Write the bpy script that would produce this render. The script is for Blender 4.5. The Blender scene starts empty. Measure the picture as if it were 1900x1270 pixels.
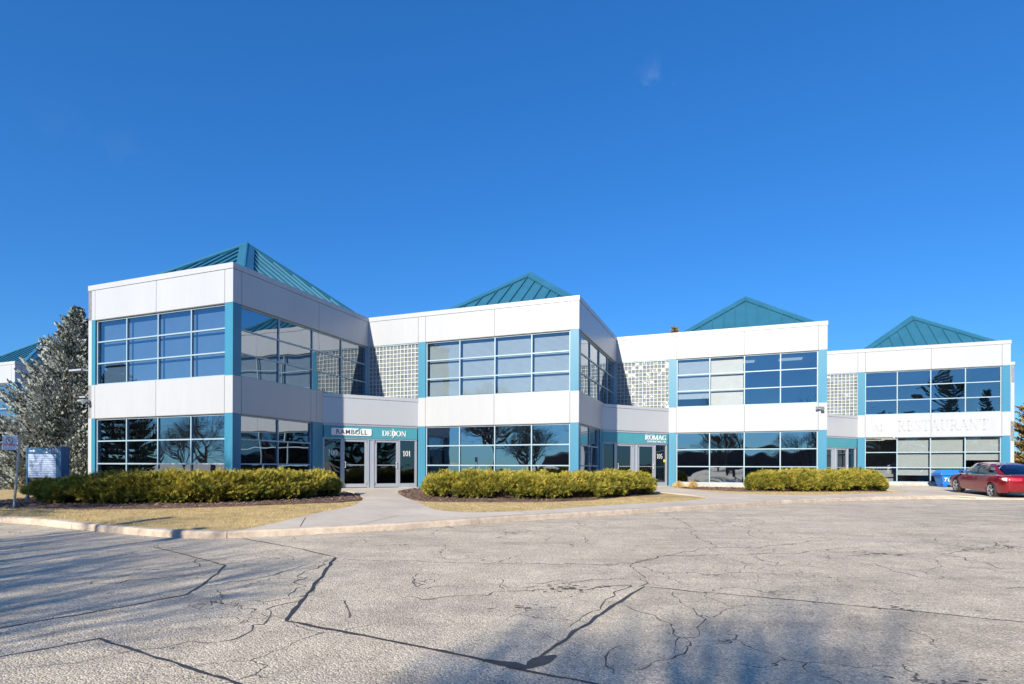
import bpy, bmesh, math, random
from mathutils import Vector, Matrix, noise
from mathutils.geometry import delaunay_2d_cdt
S_ = bpy.context.scene
COL = S_.collection
rad = math.radians
random.seed(7)

# ------------------------------------------------------------------ camera
CZ = 1.55
cam = bpy.data.cameras.new('camera'); cam_o = bpy.data.objects.new('camera', cam); COL.objects.link(cam_o)
S_.camera = cam_o
cam.sensor_width = 36; cam.lens = 1060.1/1900*36; cam.shift_y = (868.34-635)/1900; cam.shift_x = 0
cam.clip_start = .05; cam.clip_end = 3000
_b = rad(.221)
cam_o.matrix_world = Matrix(((math.cos(_b), -math.sin(_b), 0, 0), (0, 0, -1, 0), (math.sin(_b), math.cos(_b), 0, CZ), (0, 0, 0, 1)))

# ------------------------------------------------------------------ sun and sky
SUN_AZ, SUN_EL = rad(27.2), rad(25.5)          # light travels towards +x+y, sun behind the camera to the left
sd = Vector((math.sin(SUN_AZ)*math.cos(SUN_EL), math.cos(SUN_AZ)*math.cos(SUN_EL), -math.sin(SUN_EL)))
sun = bpy.data.lights.new('sun', 'SUN'); sun.energy = 5.0; sun.angle = rad(.5); sun.color = (1.0, .90, .74)
sun_o = bpy.data.objects.new('sun', sun); COL.objects.link(sun_o)
sun_o.rotation_euler = sd.to_track_quat('-Z', 'Y').to_euler(); sun_o.location = (-30, -60, 50)
W = bpy.data.worlds.new('World'); S_.world = W; W.use_nodes = True
nt = W.node_tree; nt.nodes.clear()
sky = nt.nodes.new('ShaderNodeTexSky'); sky.sky_type = 'NISHITA'; sky.sun_disc = False
sky.sun_elevation = SUN_EL; sky.sun_rotation = math.pi + SUN_AZ
sky.air_density = 1.15; sky.dust_density = .05; sky.ozone_density = 4.0; sky.altitude = 200
hs = nt.nodes.new('ShaderNodeHueSaturation'); hs.inputs['Saturation'].default_value = 1.25; hs.inputs['Value'].default_value = 1.0
bgn = nt.nodes.new('ShaderNodeBackground'); bgn.inputs['Strength'].default_value = .15
wo = nt.nodes.new('ShaderNodeOutputWorld')
gm = nt.nodes.new('ShaderNodeGamma'); gm.inputs['Gamma'].default_value = .7
tn = nt.nodes.new('ShaderNodeMix'); tn.data_type = 'RGBA'; tn.blend_type = 'MULTIPLY'; tn.inputs['Factor'].default_value = 1; tn.inputs['B'].default_value = (.32, .69, 1.16, 1)
nt.links.new(sky.outputs[0], hs.inputs['Color']); nt.links.new(hs.outputs[0], gm.inputs['Color']); nt.links.new(gm.outputs[0], tn.inputs['A']); 
wc = nt.nodes.new('ShaderNodeTexCoord'); wnz = nt.nodes.new('ShaderNodeTexNoise'); wnz.inputs['Scale'].default_value = 22; wnz.inputs['Detail'].default_value = 7; wnz.inputs['Roughness'].default_value = .62; wnz.inputs['Distortion'].default_value = .6
nt.links.new(wc.outputs['Generated'], wnz.inputs['Vector']); acc = None
for d_, r_, g_ in (((.203, .812, .549), .040, .035), ((-.50, .74, .40), .05, .005), ((-.56, .70, .42), .045, .005), ((-.30, -.75, .35), .30, .30)):
    ds = nt.nodes.new('ShaderNodeVectorMath'); ds.operation = 'DISTANCE'; ds.inputs[1].default_value = Vector(d_).normalized(); nt.links.new(wc.outputs['Generated'], ds.inputs[0])
    mr = nt.nodes.new('ShaderNodeMapRange'); mr.interpolation_type = 'SMOOTHSTEP'; mr.inputs['From Min'].default_value = 0; mr.inputs['From Max'].default_value = r_; mr.inputs['To Min'].default_value = g_*4; mr.inputs['To Max'].default_value = 0
    nt.links.new(ds.outputs['Value'], mr.inputs['Value'])
    if acc is None: acc = mr.outputs[0]
    else:
        ad_ = nt.nodes.new('ShaderNodeMath'); ad_.operation = 'ADD'; nt.links.new(acc, ad_.inputs[0]); nt.links.new(mr.outputs[0], ad_.inputs[1]); acc = ad_.outputs[0]
m1 = nt.nodes.new('ShaderNodeMapRange'); m1.inputs['From Min'].default_value = .48; m1.inputs['From Max'].default_value = .75; nt.links.new(wnz.outputs['Fac'], m1.inputs['Value'])
m2 = nt.nodes.new('ShaderNodeMath'); m2.operation = 'MULTIPLY'; nt.links.new(m1.outputs[0], m2.inputs[0]); nt.links.new(acc, m2.inputs[1]); m2.use_clamp = True
cm = nt.nodes.new('ShaderNodeMix'); cm.data_type = 'RGBA'; cm.inputs['B'].default_value = (3.6, 3.9, 4.3, 1); nt.links.new(m2.outputs[0], cm.inputs['Factor']); nt.links.new(tn.outputs['Result'], cm.inputs['A']); nt.links.new(cm.outputs['Result'], bgn.inputs['Color']); nt.links.new(bgn.outputs[0], wo.inputs['Surface'])
S_.view_settings.view_transform = 'Standard'; S_.view_settings.look = 'None'
S_.view_settings.exposure = .6; S_.view_settings.gamma = 1
S_.render.engine = 'CYCLES'
S_.cycles.max_bounces = 6; S_.cycles.transparent_max_bounces = 10; S_.cycles.caustics_reflective = False; S_.cycles.caustics_refractive = False
S_.render.resolution_x = 1024; S_.render.resolution_y = 684

# ------------------------------------------------------------------ materials
def newmat(name):
    m = bpy.data.materials.new(name); m.use_nodes = True; n = m.node_tree.nodes; b = n['Principled BSDF']
    return m, m.node_tree, b
def setspec(b, v): b.inputs['Specular IOR Level'].default_value = v
def texco(t, scale=None, kind='Object'):
    c = t.nodes.new('ShaderNodeTexCoord')
    if scale is None: return c.outputs[kind]
    mp = t.nodes.new('ShaderNodeMapping'); mp.inputs['Scale'].default_value = scale
    t.links.new(c.outputs[kind], mp.inputs['Vector']); return mp.outputs[0]
def noise_n(t, vec, sc, det=3, rough=.55):
    n = t.nodes.new('ShaderNodeTexNoise'); n.inputs['Scale'].default_value = sc; n.inputs['Detail'].default_value = det
    n.inputs['Roughness'].default_value = rough; t.links.new(vec, n.inputs['Vector']); return n.outputs['Fac']
def ramp(t, fac, stops):
    r = t.nodes.new('ShaderNodeValToRGB'); e = r.color_ramp.elements
    e[0].position, e[0].color = stops[0][0], (*stops[0][1], 1); e[1].position, e[1].color = stops[-1][0], (*stops[-1][1], 1)
    for p, c in stops[1:-1]:
        q = e.new(p); q.color = (*c, 1)
    t.links.new(fac, r.inputs['Fac']); return r.outputs['Color']
def mixc(t, a, b, fac, mode='MIX'):
    m = t.nodes.new('ShaderNodeMix'); m.data_type = 'RGBA'; m.blend_type = mode
    for s, v in ((m.inputs['Factor'], fac), (m.inputs['A'], a), (m.inputs['B'], b)):
        if isinstance(v, (int, float)): s.default_value = v
        elif isinstance(v, tuple): s.default_value = (*v, 1) if len(v) == 3 else v
        else: t.links.new(v, s)
    return m.outputs['Result']
def math_n(t, op, a, b=None):
    m = t.nodes.new('ShaderNodeMath'); m.operation = op
    for i, v in enumerate((a, b)):
        if v is None: continue
        if isinstance(v, (int, float)): m.inputs[i].default_value = v
        else: t.links.new(v, m.inputs[i])
    return m.outputs[0]
def bump(t, b, h, strength, dist):
    n = t.nodes.new('ShaderNodeBump'); n.inputs['Strength'].default_value = strength; n.inputs['Distance'].default_value = dist
    t.links.new(h, n.inputs['Height']); t.links.new(n.outputs[0], b.inputs['Normal'])
def plain(name, c, rough=.5, metal=0., var=.06, sc=2.5, spec=.5, coat=0., bmp=0., bsc=60, streak=False):
    m, t, b = newmat(name)
    v = texco(t, (1, 1, .12) if streak else (1, 1, 1))
    f = noise_n(t, v, sc, 5, .6)
    lo = tuple(x*(1-var) for x in c); hi = tuple(min(1, x*(1+var)) for x in c)
    t.links.new(ramp(t, f, [(.3, lo), (.7, hi)]), b.inputs['Base Color'])
    b.inputs['Roughness'].default_value = rough; b.inputs['Metallic'].default_value = metal; setspec(b, spec)
    if coat: b.inputs['Coat Weight'].default_value = coat; b.inputs['Coat Roughness'].default_value = .04
    if bmp: bump(t, b, noise_n(t, texco(t), bsc, 4), bmp, .01)
    return m
M = {}
M['panel'] = plain('white_metal_panel', (.405, .43, .465), .34, 0, .035, .8, .5, streak=True, bmp=.02, bsc=1.2)
def grime(m, amt):
    t = m.node_tree; b = t.nodes['Principled BSDF']; src = b.inputs['Base Color'].links[0].from_socket
    f = noise_n(t, texco(t, (5, 5, .35)), 2.2, 5, .7)
    t.links.new(mixc(t, src, ramp(t, f, [(.42, (1, 1, 1)), (.75, (1-amt, 1-amt*1.05, 1-amt*1.2))]), 1., 'MULTIPLY'), b.inputs['Base Color'])
grime(M['panel'], .05)
M['canopy'] = plain('grey_metal_panel', (.52, .54, .56), .32, .2, .03, .8, .5, streak=True, bmp=.02, bsc=1.2)
M['blue'] = plain('blue_column_paint', (.035, .20, .325), .38, 0, .08, 1.5, .5, streak=True)
M['teal'] = plain('teal_sign_band', (.07, .30, .37), .35, 0, .04)
M['roof'] = plain('blue_standing_seam_metal', (.035, .165, .255), .38, .2, .1, 1.2, .5, streak=True)
M['alu'] = plain('pale_blue_aluminium', (.30, .42, .50), .38, .1, .05)
M['silver'] = plain('silver_aluminium', (.40, .44, .50), .35, .25, .04)
M['flash'] = plain('brown_grey_flashing', (.30, .27, .25), .4, .2)
M['gap'] = plain('dark_joint', (.10, .10, .11), .8)
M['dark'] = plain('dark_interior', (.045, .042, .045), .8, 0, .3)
M['ifloor'] = plain('interior_carpet', (.10, .10, .11), .9, 0, .2)
M['iwall'] = plain('interior_wall', (.30, .31, .33), .8, 0, .1)
M['iceil'] = plain('interior_ceiling_tile', (.42, .43, .44), .8, 0, .05)
M['mortar'] = plain('cream_block_mortar', (.52, .54, .51), .7, 0, .1, 12)
M['conc'] = plain('concrete_plinth', (.45, .43, .40), .8, 0, .15, 3, bmp=.2)
M['black'] = plain('black_plastic', (.02, .02, .022), .4)
M['white'] = plain('white_paint', (.8, .8, .8), .45)
M['ghost'] = plain('faded_lettering_mark', (.35, .365, .40), .5, 0, .1, 6)
M['signtext'] = plain('dark_grey_lettering', (.06, .07, .10), .5)
M['yellow'] = plain('yellow_sticker', (.7, .65, .08), .5)
M['red_ink'] = plain('red_ink', (.55, .05, .07), .5)
M['galv'] = plain('galvanised_steel', (.32, .36, .40), .45, .6, .12, 8)
M['bluebin'] = plain('blue_bin_plastic', (.01, .17, .62), .42, 0, .06, 3, bmp=.05)
M['dirblue'] = plain('directory_blue', (.03, .12, .25), .4)
M['slat'] = plain('directory_slat', (.42, .52, .70), .35)
M['tyre'] = plain('tyre_rubber', (.03, .03, .032), .75, 0, .2, 10)
M['rim'] = plain('alloy_rim', (.62, .62, .64), .25, .8)
M['chrome'] = plain('chrome_trim', (.75, .75, .77), .12, 1.)
M['taillight'] = plain('tail_light_lens', (.55, .03, .04), .12, 0, .3, 14, .8, coat=1)
M['glintlens'] = plain('pale_glint_lens', (.75, .72, .72), .1, 0, .1, 14, .8, coat=1)  # pale part of the tail light, a bright reflection put into its colour
M['paint'] = plain('red_car_paint', (.26, .004, .012), .25, .3, .03, 3, .6, coat=1)
M['bark'] = plain('grey_brown_bark', (.13, .10, .08), .9, 0, .35, 9, .2, bmp=.5, bsc=20)
M['trim'] = plain('cream_roof_light', (.9, .85, .6), .5)

def glass(name, tint, refl=.15, gain=.85, ior=1.6, rip=.55, ripsc=.75):
    m, t, b = newmat(name); n = t.nodes; n.remove(b)
    tr = n.new('ShaderNodeBsdfTransparent'); tr.inputs[0].default_value = (*tint, 1)
    gl = n.new('ShaderNodeBsdfGlossy'); gl.inputs['Roughness'].default_value = .012; gl.inputs['Color'].default_value = (.82, .90, 1, 1)
    fr = n.new('ShaderNodeFresnel'); fr.inputs['IOR'].default_value = ior
    f = math_n(t, 'MULTIPLY', fr.outputs[0], gain); f = math_n(t, 'ADD', f, refl); f = math_n(t, 'MINIMUM', f, 1.)
    bp = n.new('ShaderNodeBump'); bp.inputs['Strength'].default_value = rip; bp.inputs['Distance'].default_value = .02
    t.links.new(noise_n(t, texco(t), ripsc, 1, .4), bp.inputs['Height'])
    t.links.new(bp.outputs[0], gl.inputs['Normal'])
    mx = n.new('ShaderNodeMixShader'); t.links.new(f, mx.inputs[0]); t.links.new(tr.outputs[0], mx.inputs[1]); t.links.new(gl.outputs[0], mx.inputs[2])
    t.links.new(mx.outputs[0], n['Material Output'].inputs['Surface']); return m
M['glass'] = glass('tinted_window_glass', (.38, .48, .60), .34)
M['glass_up'] = glass('blue_tinted_window_glass', (.42, .56, .70), .24)
M['glass_door'] = glass('dark_door_glass', (.36, .42, .48), .10)
M['glass_mid'] = glass('lightly_tinted_window_glass', (.66, .74, .80), .17)
M['glass_clear'] = glass('clearer_window_glass', (.80, .84, .86), .06)
M['carglass'] = glass('car_glass', (.45, .55, .55), .12, rip=0)

def glassblock():
    m, t, b = newmat('glass_block')
    f = noise_n(t, texco(t), 5.5, 2)
    t.links.new(ramp(t, f, [(.3, (.11, .14, .17)), (.62, (.21, .26, .31))]), b.inputs['Base Color'])
    b.inputs['Roughness'].default_value = .12; setspec(b, .9)
    bump(t, b, noise_n(t, texco(t), 22, 2), .55, .01); return m
M['block'] = glassblock()

def asphalt(nm='aged_asphalt', mul=1.):
    m, t, b = newmat(nm)
    o = texco(t)
    big = noise_n(t, o, .22, 5, .6); mid = noise_n(t, o, 2.2, 4, .65)
    fine = noise_n(t, o, 75, 3, .7)
    vo = t.nodes.new('ShaderNodeTexVoronoi'); vo.inputs['Scale'].default_value = 62; t.links.new(o, vo.inputs['Vector'])
    cell = t.nodes.new('ShaderNodeSeparateColor'); t.links.new(vo.outputs['Color'], cell.inputs[0])
    base = ramp(t, big, [(.32, (.60, .53, .415)), (.68, (.70, .62, .485))])
    base = mixc(t, base, ramp(t, mid, [(.3, (.78, .77, .76)), (.7, (1.12, 1.11, 1.10))]), .8, 'MULTIPLY')
    agg = ramp(t, cell.outputs[0], [(.0, (.30, .30, .30)), (.16, (.72, .72, .73)), (.72, (1.05, 1.04, 1.02)), (.88, (1.2, 1.18, 1.15)), (1., (1.6, 1.56, 1.5))])
    base = mixc(t, base, agg, .60, 'MULTIPLY')
    base = mixc(t, base, ramp(t, fine, [(.38, (.45, .45, .46)), (.5, (1.0, 1.0, 1.0)), (.7, (1.3, 1.3, 1.28))]), .7, 'MULTIPLY')
    st = noise_n(t, texco(t, (.5, 1.6, 1)), .9, 5, .7)
    base = mixc(t, base, ramp(t, st, [(.40, (mul*.86, mul*.855, mul*.86)), (.50, (mul, mul, mul)), (.66, (mul*1.06, mul*1.05, mul*1.03))]), 1., 'MULTIPLY')
    # hairline cracking that comes and goes
    wn = t.nodes.new('ShaderNodeTexNoise'); wn.inputs['Scale'].default_value = 2.3; wn.inputs['Detail'].default_value = 4; t.links.new(o, wn.inputs['Vector'])
    wv = t.nodes.new('ShaderNodeVectorMath'); wv.operation = 'SCALE'; wv.inputs['Scale'].default_value = .55; t.links.new(wn.outputs['Color'], wv.inputs[0])
    ad = t.nodes.new('ShaderNodeVectorMath'); ad.operation = 'ADD'; t.links.new(o, ad.inputs[0]); t.links.new(wv.outputs[0], ad.inputs[1])
    hs_ = []
    for sc, w, lo in ((.85, .0075, .50), (2.6, .011, .56)):
        c = t.nodes.new('ShaderNodeTexVoronoi'); c.feature = 'DISTANCE_TO_EDGE'; c.inputs['Scale'].default_value = sc
        t.links.new(ad.outputs[0], c.inputs['Vector'])
        ln = t.nodes.new('ShaderNodeMapRange'); ln.inputs['From Min'].default_value = w*.35; ln.inputs['From Max'].default_value = w
        ln.inputs['To Min'].default_value = 1; ln.inputs['To Max'].default_value = 0; t.links.new(c.outputs['Distance'], ln.inputs['Value'])
        mk = t.nodes.new('ShaderNodeMapRange'); mk.inputs['From Min'].default_value = lo; mk.inputs['From Max'].default_value = lo+.05
        t.links.new(noise_n(t, o, .55 if sc < 1 else .42, 3), mk.inputs['Value'])
        hs_.append(math_n(t, 'MULTIPLY', ln.outputs[0], mk.outputs[0]))
    ck = math_n(t, 'MAXIMUM', hs_[0], hs_[1])
    base = mixc(t, base, (.05, .046, .045), math_n(t, 'MULTIPLY', ck, .85))
    # small dark pits and crumbly spots
    pit = t.nodes.new('ShaderNodeMapRange'); pit.inputs['From Min'].default_value = .69; pit.inputs['From Max'].default_value = .73
    t.links.new(noise_n(t, o, 5.5, 6, .6), pit.inputs['Value'])
    base = mixc(t, base, (.09, .082, .078), math_n(t, 'MULTIPLY', pit.outputs[0], .7))
    t.links.new(base, b.inputs['Base Color']); b.inputs['Roughness'].default_value = .88; setspec(b, .25)
    h = math_n(t, 'ADD', math_n(t, 'MULTIPLY', fine, .6), math_n(t, 'MULTIPLY', vo.outputs['Distance'], -.8))
    h = math_n(t, 'SUBTRACT', h, math_n(t, 'MULTIPLY', ck, .8))
    bump(t, b, h, .75, .012); return m
M['asphalt'] = asphalt()
M['asphalt2'] = asphalt('grey_patch_asphalt', .93)
M['tar'] = plain('tar_crack_sealant', (.045, .045, .05), .6, 0, .3, 14, .4, bmp=.3, bsc=40)
M['crack'] = plain('open_crack_grit', (.10, .09, .08), .9, 0, .4, 20)
def ground_mat(name, stops, sc, bsc, bs, big=.3, spec=.2, rough=.95):
    m, t, b = newmat(name); o = texco(t)
    c = ramp(t, noise_n(t, o, sc, 6, .7), stops)
    c = mixc(t, c, ramp(t, noise_n(t, o, big, 4), [(.3, (.8, .8, .8)), (.7, (1.15, 1.13, 1.1))]), .8, 'MULTIPLY')
    t.links.new(c, b.inputs['Base Color']); b.inputs['Roughness'].default_value = rough; setspec(b, spec)
    bump(t, b, noise_n(t, o, bsc, 4, .7), bs, .02); return m
M['lawn'] = ground_mat('dormant_turf', [(.3, (.33, .26, .11)), (.5, (.48, .36, .175)), (.7, (.60, .45, .25))], 2.2, 60, .4)
M['mulch'] = ground_mat('bark_mulch', [(.3, (.07, .045, .035)), (.5, (.17, .11, .085)), (.72, (.34, .25, .20))], 22, 30, 1)
M['walk'] = ground_mat('concrete_walk', [(.3, (.54, .48, .40)), (.7, (.62, .56, .47))], 9, 90, .25, .7)
M['curb'] = ground_mat('weathered_curb_concrete', [(.25, (.36, .29, .23)), (.5, (.52, .44, .36)), (.75, (.64, .56, .47))], 6, 60, .5, 1.1)
M['blade'] = plain('dry_grass_blade', (.52, .41, .20), .8, 0, .3, 3, .2)
M['chip'] = plain('bark_chip', (.30, .20, .15), .9, 0, .5, 7, .2)
def leafmat(name, stops, sc, rough=.75, trans=0.):
    m, t, b = newmat(name)
    t.links.new(ramp(t, noise_n(t, texco(t), sc, 4, .6), stops), b.inputs['Base Color']); b.inputs['Roughness'].default_value = rough; setspec(b, .25)
    return m
M['gold'] = leafmat('golden_juniper_tip', [(.28, (.25, .23, .03)), (.5, (.41, .35, .05)), (.72, (.58, .46, .09))], 2.2)
M['green'] = leafmat('green_juniper_leaf', [(.3, (.10, .115, .02)), (.6, (.20, .21, .035)), (.8, (.30, .29, .06))], 2.2)
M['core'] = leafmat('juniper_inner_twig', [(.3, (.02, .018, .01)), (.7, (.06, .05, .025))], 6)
M['twig'] = leafmat('bare_juniper_twig', [(.3, (.09, .06, .04)), (.7, (.22, .16, .11))], 6)
M['spruce'] = leafmat('blue_spruce_needles', [(.25, (.16, .19, .17)), (.45, (.31, .35, .32)), (.62, (.48, .52, .49)), (.75, (.30, .31, .18))], 1.6)
M['spruce_in'] = leafmat('dark_spruce_twig', [(.3, (.045, .04, .03)), (.7, (.12, .09, .06))], 2)  # dark brown, for the branches and some of the needles
M['cedar'] = leafmat('bronze_cedar_foliage', [(.3, (.13, .085, .025)), (.55, (.32, .22, .07)), (.75, (.42, .32, .12))], 1.2)
M['darkfol'] = leafmat('dark_conifer_foliage', [(.3, (.03, .045, .025)), (.7, (.10, .12, .06))], 1.2)
M['straw'] = leafmat('straw_grass', [(.3, (.36, .24, .08)), (.7, (.62, .47, .22))], 9)
M['brick'] = plain('brown_brick', (.13, .08, .06), .85, 0, .25, 3)
M['blindv'] = plain('vertical_blind_fabric', (.42, .46, .52), .8, 0, .06)
M['blindh'] = plain('grey_slat_blind', (.62, .63, .60), .7, 0, .05)
M['blindw'] = plain('white_slat_blind', (.66, .66, .64), .55, 0, .05)
M['shade'] = plain('grey_roller_shade', (.42, .45, .45), .8, 0, .04)
M['ceil_light'] = plain('ceiling_light_diffuser', (.8, .78, .6), .5)
_t = M['ceil_light'].node_tree; _p = _t.nodes['Principled BSDF']; _p.inputs['Emission Color'].default_value = (1, .9, .62, 1); _p.inputs['Emission Strength'].default_value = .55

# ------------------------------------------------------------------ mesh helpers
class MB:
    def __init__(s): s.v = []; s.f = []; s.m = []; s.mats = []
    def mi(s, mat):
        if mat not in s.mats: s.mats.append(mat)
        return s.mats.index(mat)
    def poly(s, pts, mat):
        n = len(s.v); s.v += [tuple(p) for p in pts]; s.f.append(tuple(range(n, n+len(pts)))); s.m.append(s.mi(mat))
    def hexa(s, p, mat):               # 8 points: bottom ring 0-3, top ring 4-7
        n = len(s.v); s.v += [tuple(q) for q in p]; k = s.mi(mat)
        for q in ((0, 3, 2, 1), (4, 5, 6, 7), (0, 1, 5, 4), (1, 2, 6, 5), (2, 3, 7, 6), (3, 0, 4, 7)):
            s.f.append(tuple(n+i for i in q)); s.m.append(k)
    def box(s, x0, x1, y0, y1, z0, z1, mat):
        s.hexa([(x0, y0, z0), (x1, y0, z0), (x1, y1, z0), (x0, y1, z0), (x0, y0, z1), (x1, y0, z1), (x1, y1, z1), (x0, y1, z1)], mat)
    def prism(s, ring, vec, mat):
        n = len(s.v); k = s.mi(mat); m = len(ring); vec = Vector(vec)
        s.v += [tuple(Vector(p)) for p in ring] + [tuple(Vector(p)+vec) for p in ring]
        s.f.append(tuple(range(n+m-1, n-1, -1))); s.m.append(k); s.f.append(tuple(range(n+m, n+2*m))); s.m.append(k)
        for i in range(m):
            j = (i+1) % m; s.f.append((n+i, n+j, n+m+j, n+m+i)); s.m.append(k)
    def tube(s, pts, rs, mat, sides=6, cap=True):
        k = s.mi(mat); rings = []
        pts = [Vector(p) for p in pts]
        for i, p in enumerate(pts):
            d = (pts[min(i+1, len(pts)-1)]-pts[max(i-1, 0)])
            if d.length < 1e-9: d = Vector((0, 0, 1))
            d.normalize(); a = d.orthogonal().normalized() if abs(d.z) > .95 else d.cross(Vector((0, 0, 1))).normalized(); b = d.cross(a)
            r = rs[i] if isinstance(rs, (list, tuple)) else rs
            n = len(s.v); rings.append(n)
            for q in range(sides):
                w = 2*math.pi*q/sides; s.v.append(tuple(p+a*math.cos(w)*r+b*math.sin(w)*r))
        for i in range(len(rings)-1):
            for q in range(sides):
                q2 = (q+1) % sides; s.f.append((rings[i]+q, rings[i]+q2, rings[i+1]+q2, rings[i+1]+q)); s.m.append(k)
        if cap:
            s.f.append(tuple(rings[0]+q for q in range(sides-1, -1, -1))); s.m.append(k)
            s.f.append(tuple(rings[-1]+q for q in range(sides))); s.m.append(k)
    def build(s, name, parent=None, smooth=False, loc=None, bevel=0):
        me = bpy.data.meshes.new(name); me.from_pydata(s.v, [], s.f)
        for m in s.mats: me.materials.append(M[m])
        me.polygons.foreach_set('material_index', s.m)
        if smooth: me.polygons.foreach_set('use_smooth', [True]*len(me.polygons))
        me.update(); o = bpy.data.objects.new(name, me); COL.objects.link(o)
        if parent: o.parent = parent
        if loc: o.location = loc
        if bevel:
            md = o.modifiers.new('bevel', 'BEVEL'); md.width = bevel; md.segments = 2; md.limit_method = 'ANGLE'
        return o
def tag(o, label=None, cat=None, group=None, kind=None):
    if label: o['label'] = label
    if cat: o['category'] = cat
    if group: o['group'] = group
    if kind: o['kind'] = kind
    return o
def empty(name, loc, rz=0):
    o = bpy.data.objects.new(name, None); COL.objects.link(o); o.location = loc; o.rotation_euler = (0, 0, rz); o.empty_display_size = .3; return o

# ------------------------------------------------------------------ place: building frame
TH = rad(21.148); U = (math.cos(TH), -math.sin(TH)); V = (math.sin(TH), math.cos(TH)); ORG = (-9.79, 20.0); FLOOR = .6
def wpt(a, c): return (ORG[0]+a*U[0]+c*V[0], ORG[1]+a*U[1]+c*V[1])
Z0, Z1, Z2, Z3, SILL = 8.11, 6.73, 4.16, 2.84, .19          # heights above the floor
PW = .386; DG = 4.74
C_ = [(0, 0), (10.38, 7.955), (20.58, 16.1), (30.62, 24.2)]
I_ = [(0, 7.955), (10.38, 16.1), (20.58, 24.2), (30.62, 32.2)]
P_ = [2.745, 2.78, 2.71]

# ------------------------------------------------------------------ terrain
curb_line = [(-17.2, 17.5), (-16.6, 15.6), (-15.2, 14.3), (-12.46, 13.08), (-11.56, 12.75), (-10.72, 12.5), (-9.78, 12.1), (-8.24, 11.35), (-6.55, 10.68), (-5.52, 10.5), (-4.92, 10.68), (-3.31, 11.33), (-1.72, 12.18), (0.0, 13.23), (1.89, 14.35), (4.31, 15.85), (6.53, 17.51), (9.37, 19.67), (13.53, 22.06), (16.28, 23.0), (17.93, 23.25), (18.98, 22.99)]
bw = [(-11.83, 35.8), (-16.88, 22.74), (-9.79, 20.0), (-8.08, 24.42), (-4.36, 26.43), (2.76, 23.67), (4.47, 28.1), (8.29, 30.27), (15.21, 27.59), (16.92, 32.01), (20.66, 34.17), (27.5, 31.52), (30.38, 38.98), (33.28, 37.87)]
def zl(x, y):
    s = .0265*(y-2); k = .04
    s = max(s, -.02)
    if abs(s-.34) > 2*k: return min(s, .34)
    h = max(0, min(1, .5+.5*(.34-s)/(2*k))); return s*h+.34*(1-h)-2*k*h*(1-h)*.5
def segd(p, a, b):
    dx, dy = b[0]-a[0], b[1]-a[1]; q = ((p[0]-a[0])*dx+(p[1]-a[1])*dy)/(dx*dx+dy*dy); q = max(0, min(1, q))
    return math.hypot(p[0]-a[0]-q*dx, p[1]-a[1]-q*dy)
def dist(p, L): return min(segd(p, L[i], L[i+1]) for i in range(len(L)-1))
def zt(x, y):
    dc = dist((x, y), curb_line); db = dist((x, y), bw)
    q = dc/(dc+db+1e-6); q = q*q*(3-2*q)*.5+q*.5
    h = .13
    if x > 18.5: h = .13*max(0, 1-(x-18.5)/1.5)
    return (zl(x, y)+h)*(1-q)+.6*q
def inside(p, poly):
    x, y = p; r = False; j = len(poly)-1
    for i in range(len(poly)):
        a, b = poly[i], poly[j]
        if (a[1] > y) != (b[1] > y) and x < (b[0]-a[0])*(y-a[1])/(b[1]-a[1])+a[0]: r = not r
        j = i
    return r
def densify(L, step=.4, closed=True):
    o = []
    n = len(L) if closed else len(L)-1
    for i in range(n):
        a, b = L[i], L[(i+1) % len(L)]; d = math.hypot(b[0]-a[0], b[1]-a[1]); k = max(1, int(d/step))
        for j in range(k): o.append((a[0]+(b[0]-a[0])*j/k, a[1]+(b[1]-a[1])*j/k))
    if not closed: o.append(L[-1])
    return o
def catmull(L, n=5):
    o = []
    for i in range(len(L)-1):
        p0, p1, p2, p3 = L[max(i-1, 0)], L[i], L[i+1], L[min(i+2, len(L)-1)]
        for j in range(n):
            t = j/n
            o.append(tuple(.5*((2*p1[k])+(-p0[k]+p2[k])*t+(2*p0[k]-5*p1[k]+4*p2[k]-p3[k])*t*t+(-p0[k]+3*p1[k]-3*p2[k]+p3[k])*t**3) for k in range(len(p1))))
    o.append(tuple(L[-1])); return o
def sheet(name, outline, zf, off, mat, grid=.5, rough=0., skirt=.12, smooth=True):
    ol = densify(outline, grid); n = len(ol)
    xs = [p[0] for p in ol]; ys = [p[1] for p in ol]
    pts = [Vector(p) for p in ol]
    x = min(xs)+grid*.5
    while x < max(xs):
        y = min(ys)+grid*.5
        while y < max(ys):
            if inside((x, y), outline) and dist((x, y), outline+[outline[0]]) > grid*.35: pts.append(Vector((x, y)))
            y += grid
        x += grid
    vs, es, fs, *_ = delaunay_2d_cdt(pts, [(i, (i+1) % n) for i in range(n)], [], 1, 1e-5)
    mb = MB(); k = mb.mi(mat)
    for p in vs:
        z = zf(p.x, p.y)+off
        if rough: z += rough*(noise.noise(Vector((p.x*3, p.y*3, 1)))+.5*noise.noise(Vector((p.x*9, p.y*9, 5))))
        mb.v.append((p.x, p.y, z))
    for f in fs: mb.f.append(tuple(f)); mb.m.append(k)
    if skirt:
        for i in range(n):
            a, b = ol[i], ol[(i+1) % n]; za, zb = zf(*a)+off, zf(*b)+off
            m_ = len(mb.v); mb.v += [(a[0], a[1], za), (b[0], b[1], zb), (b[0], b[1], zb-skirt), (a[0], a[1], za-skirt)]
            mb.f.append((m_, m_+1, m_+2, m_+3)); mb.m.append(k)
    return mb.build(name, smooth=False)

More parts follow.
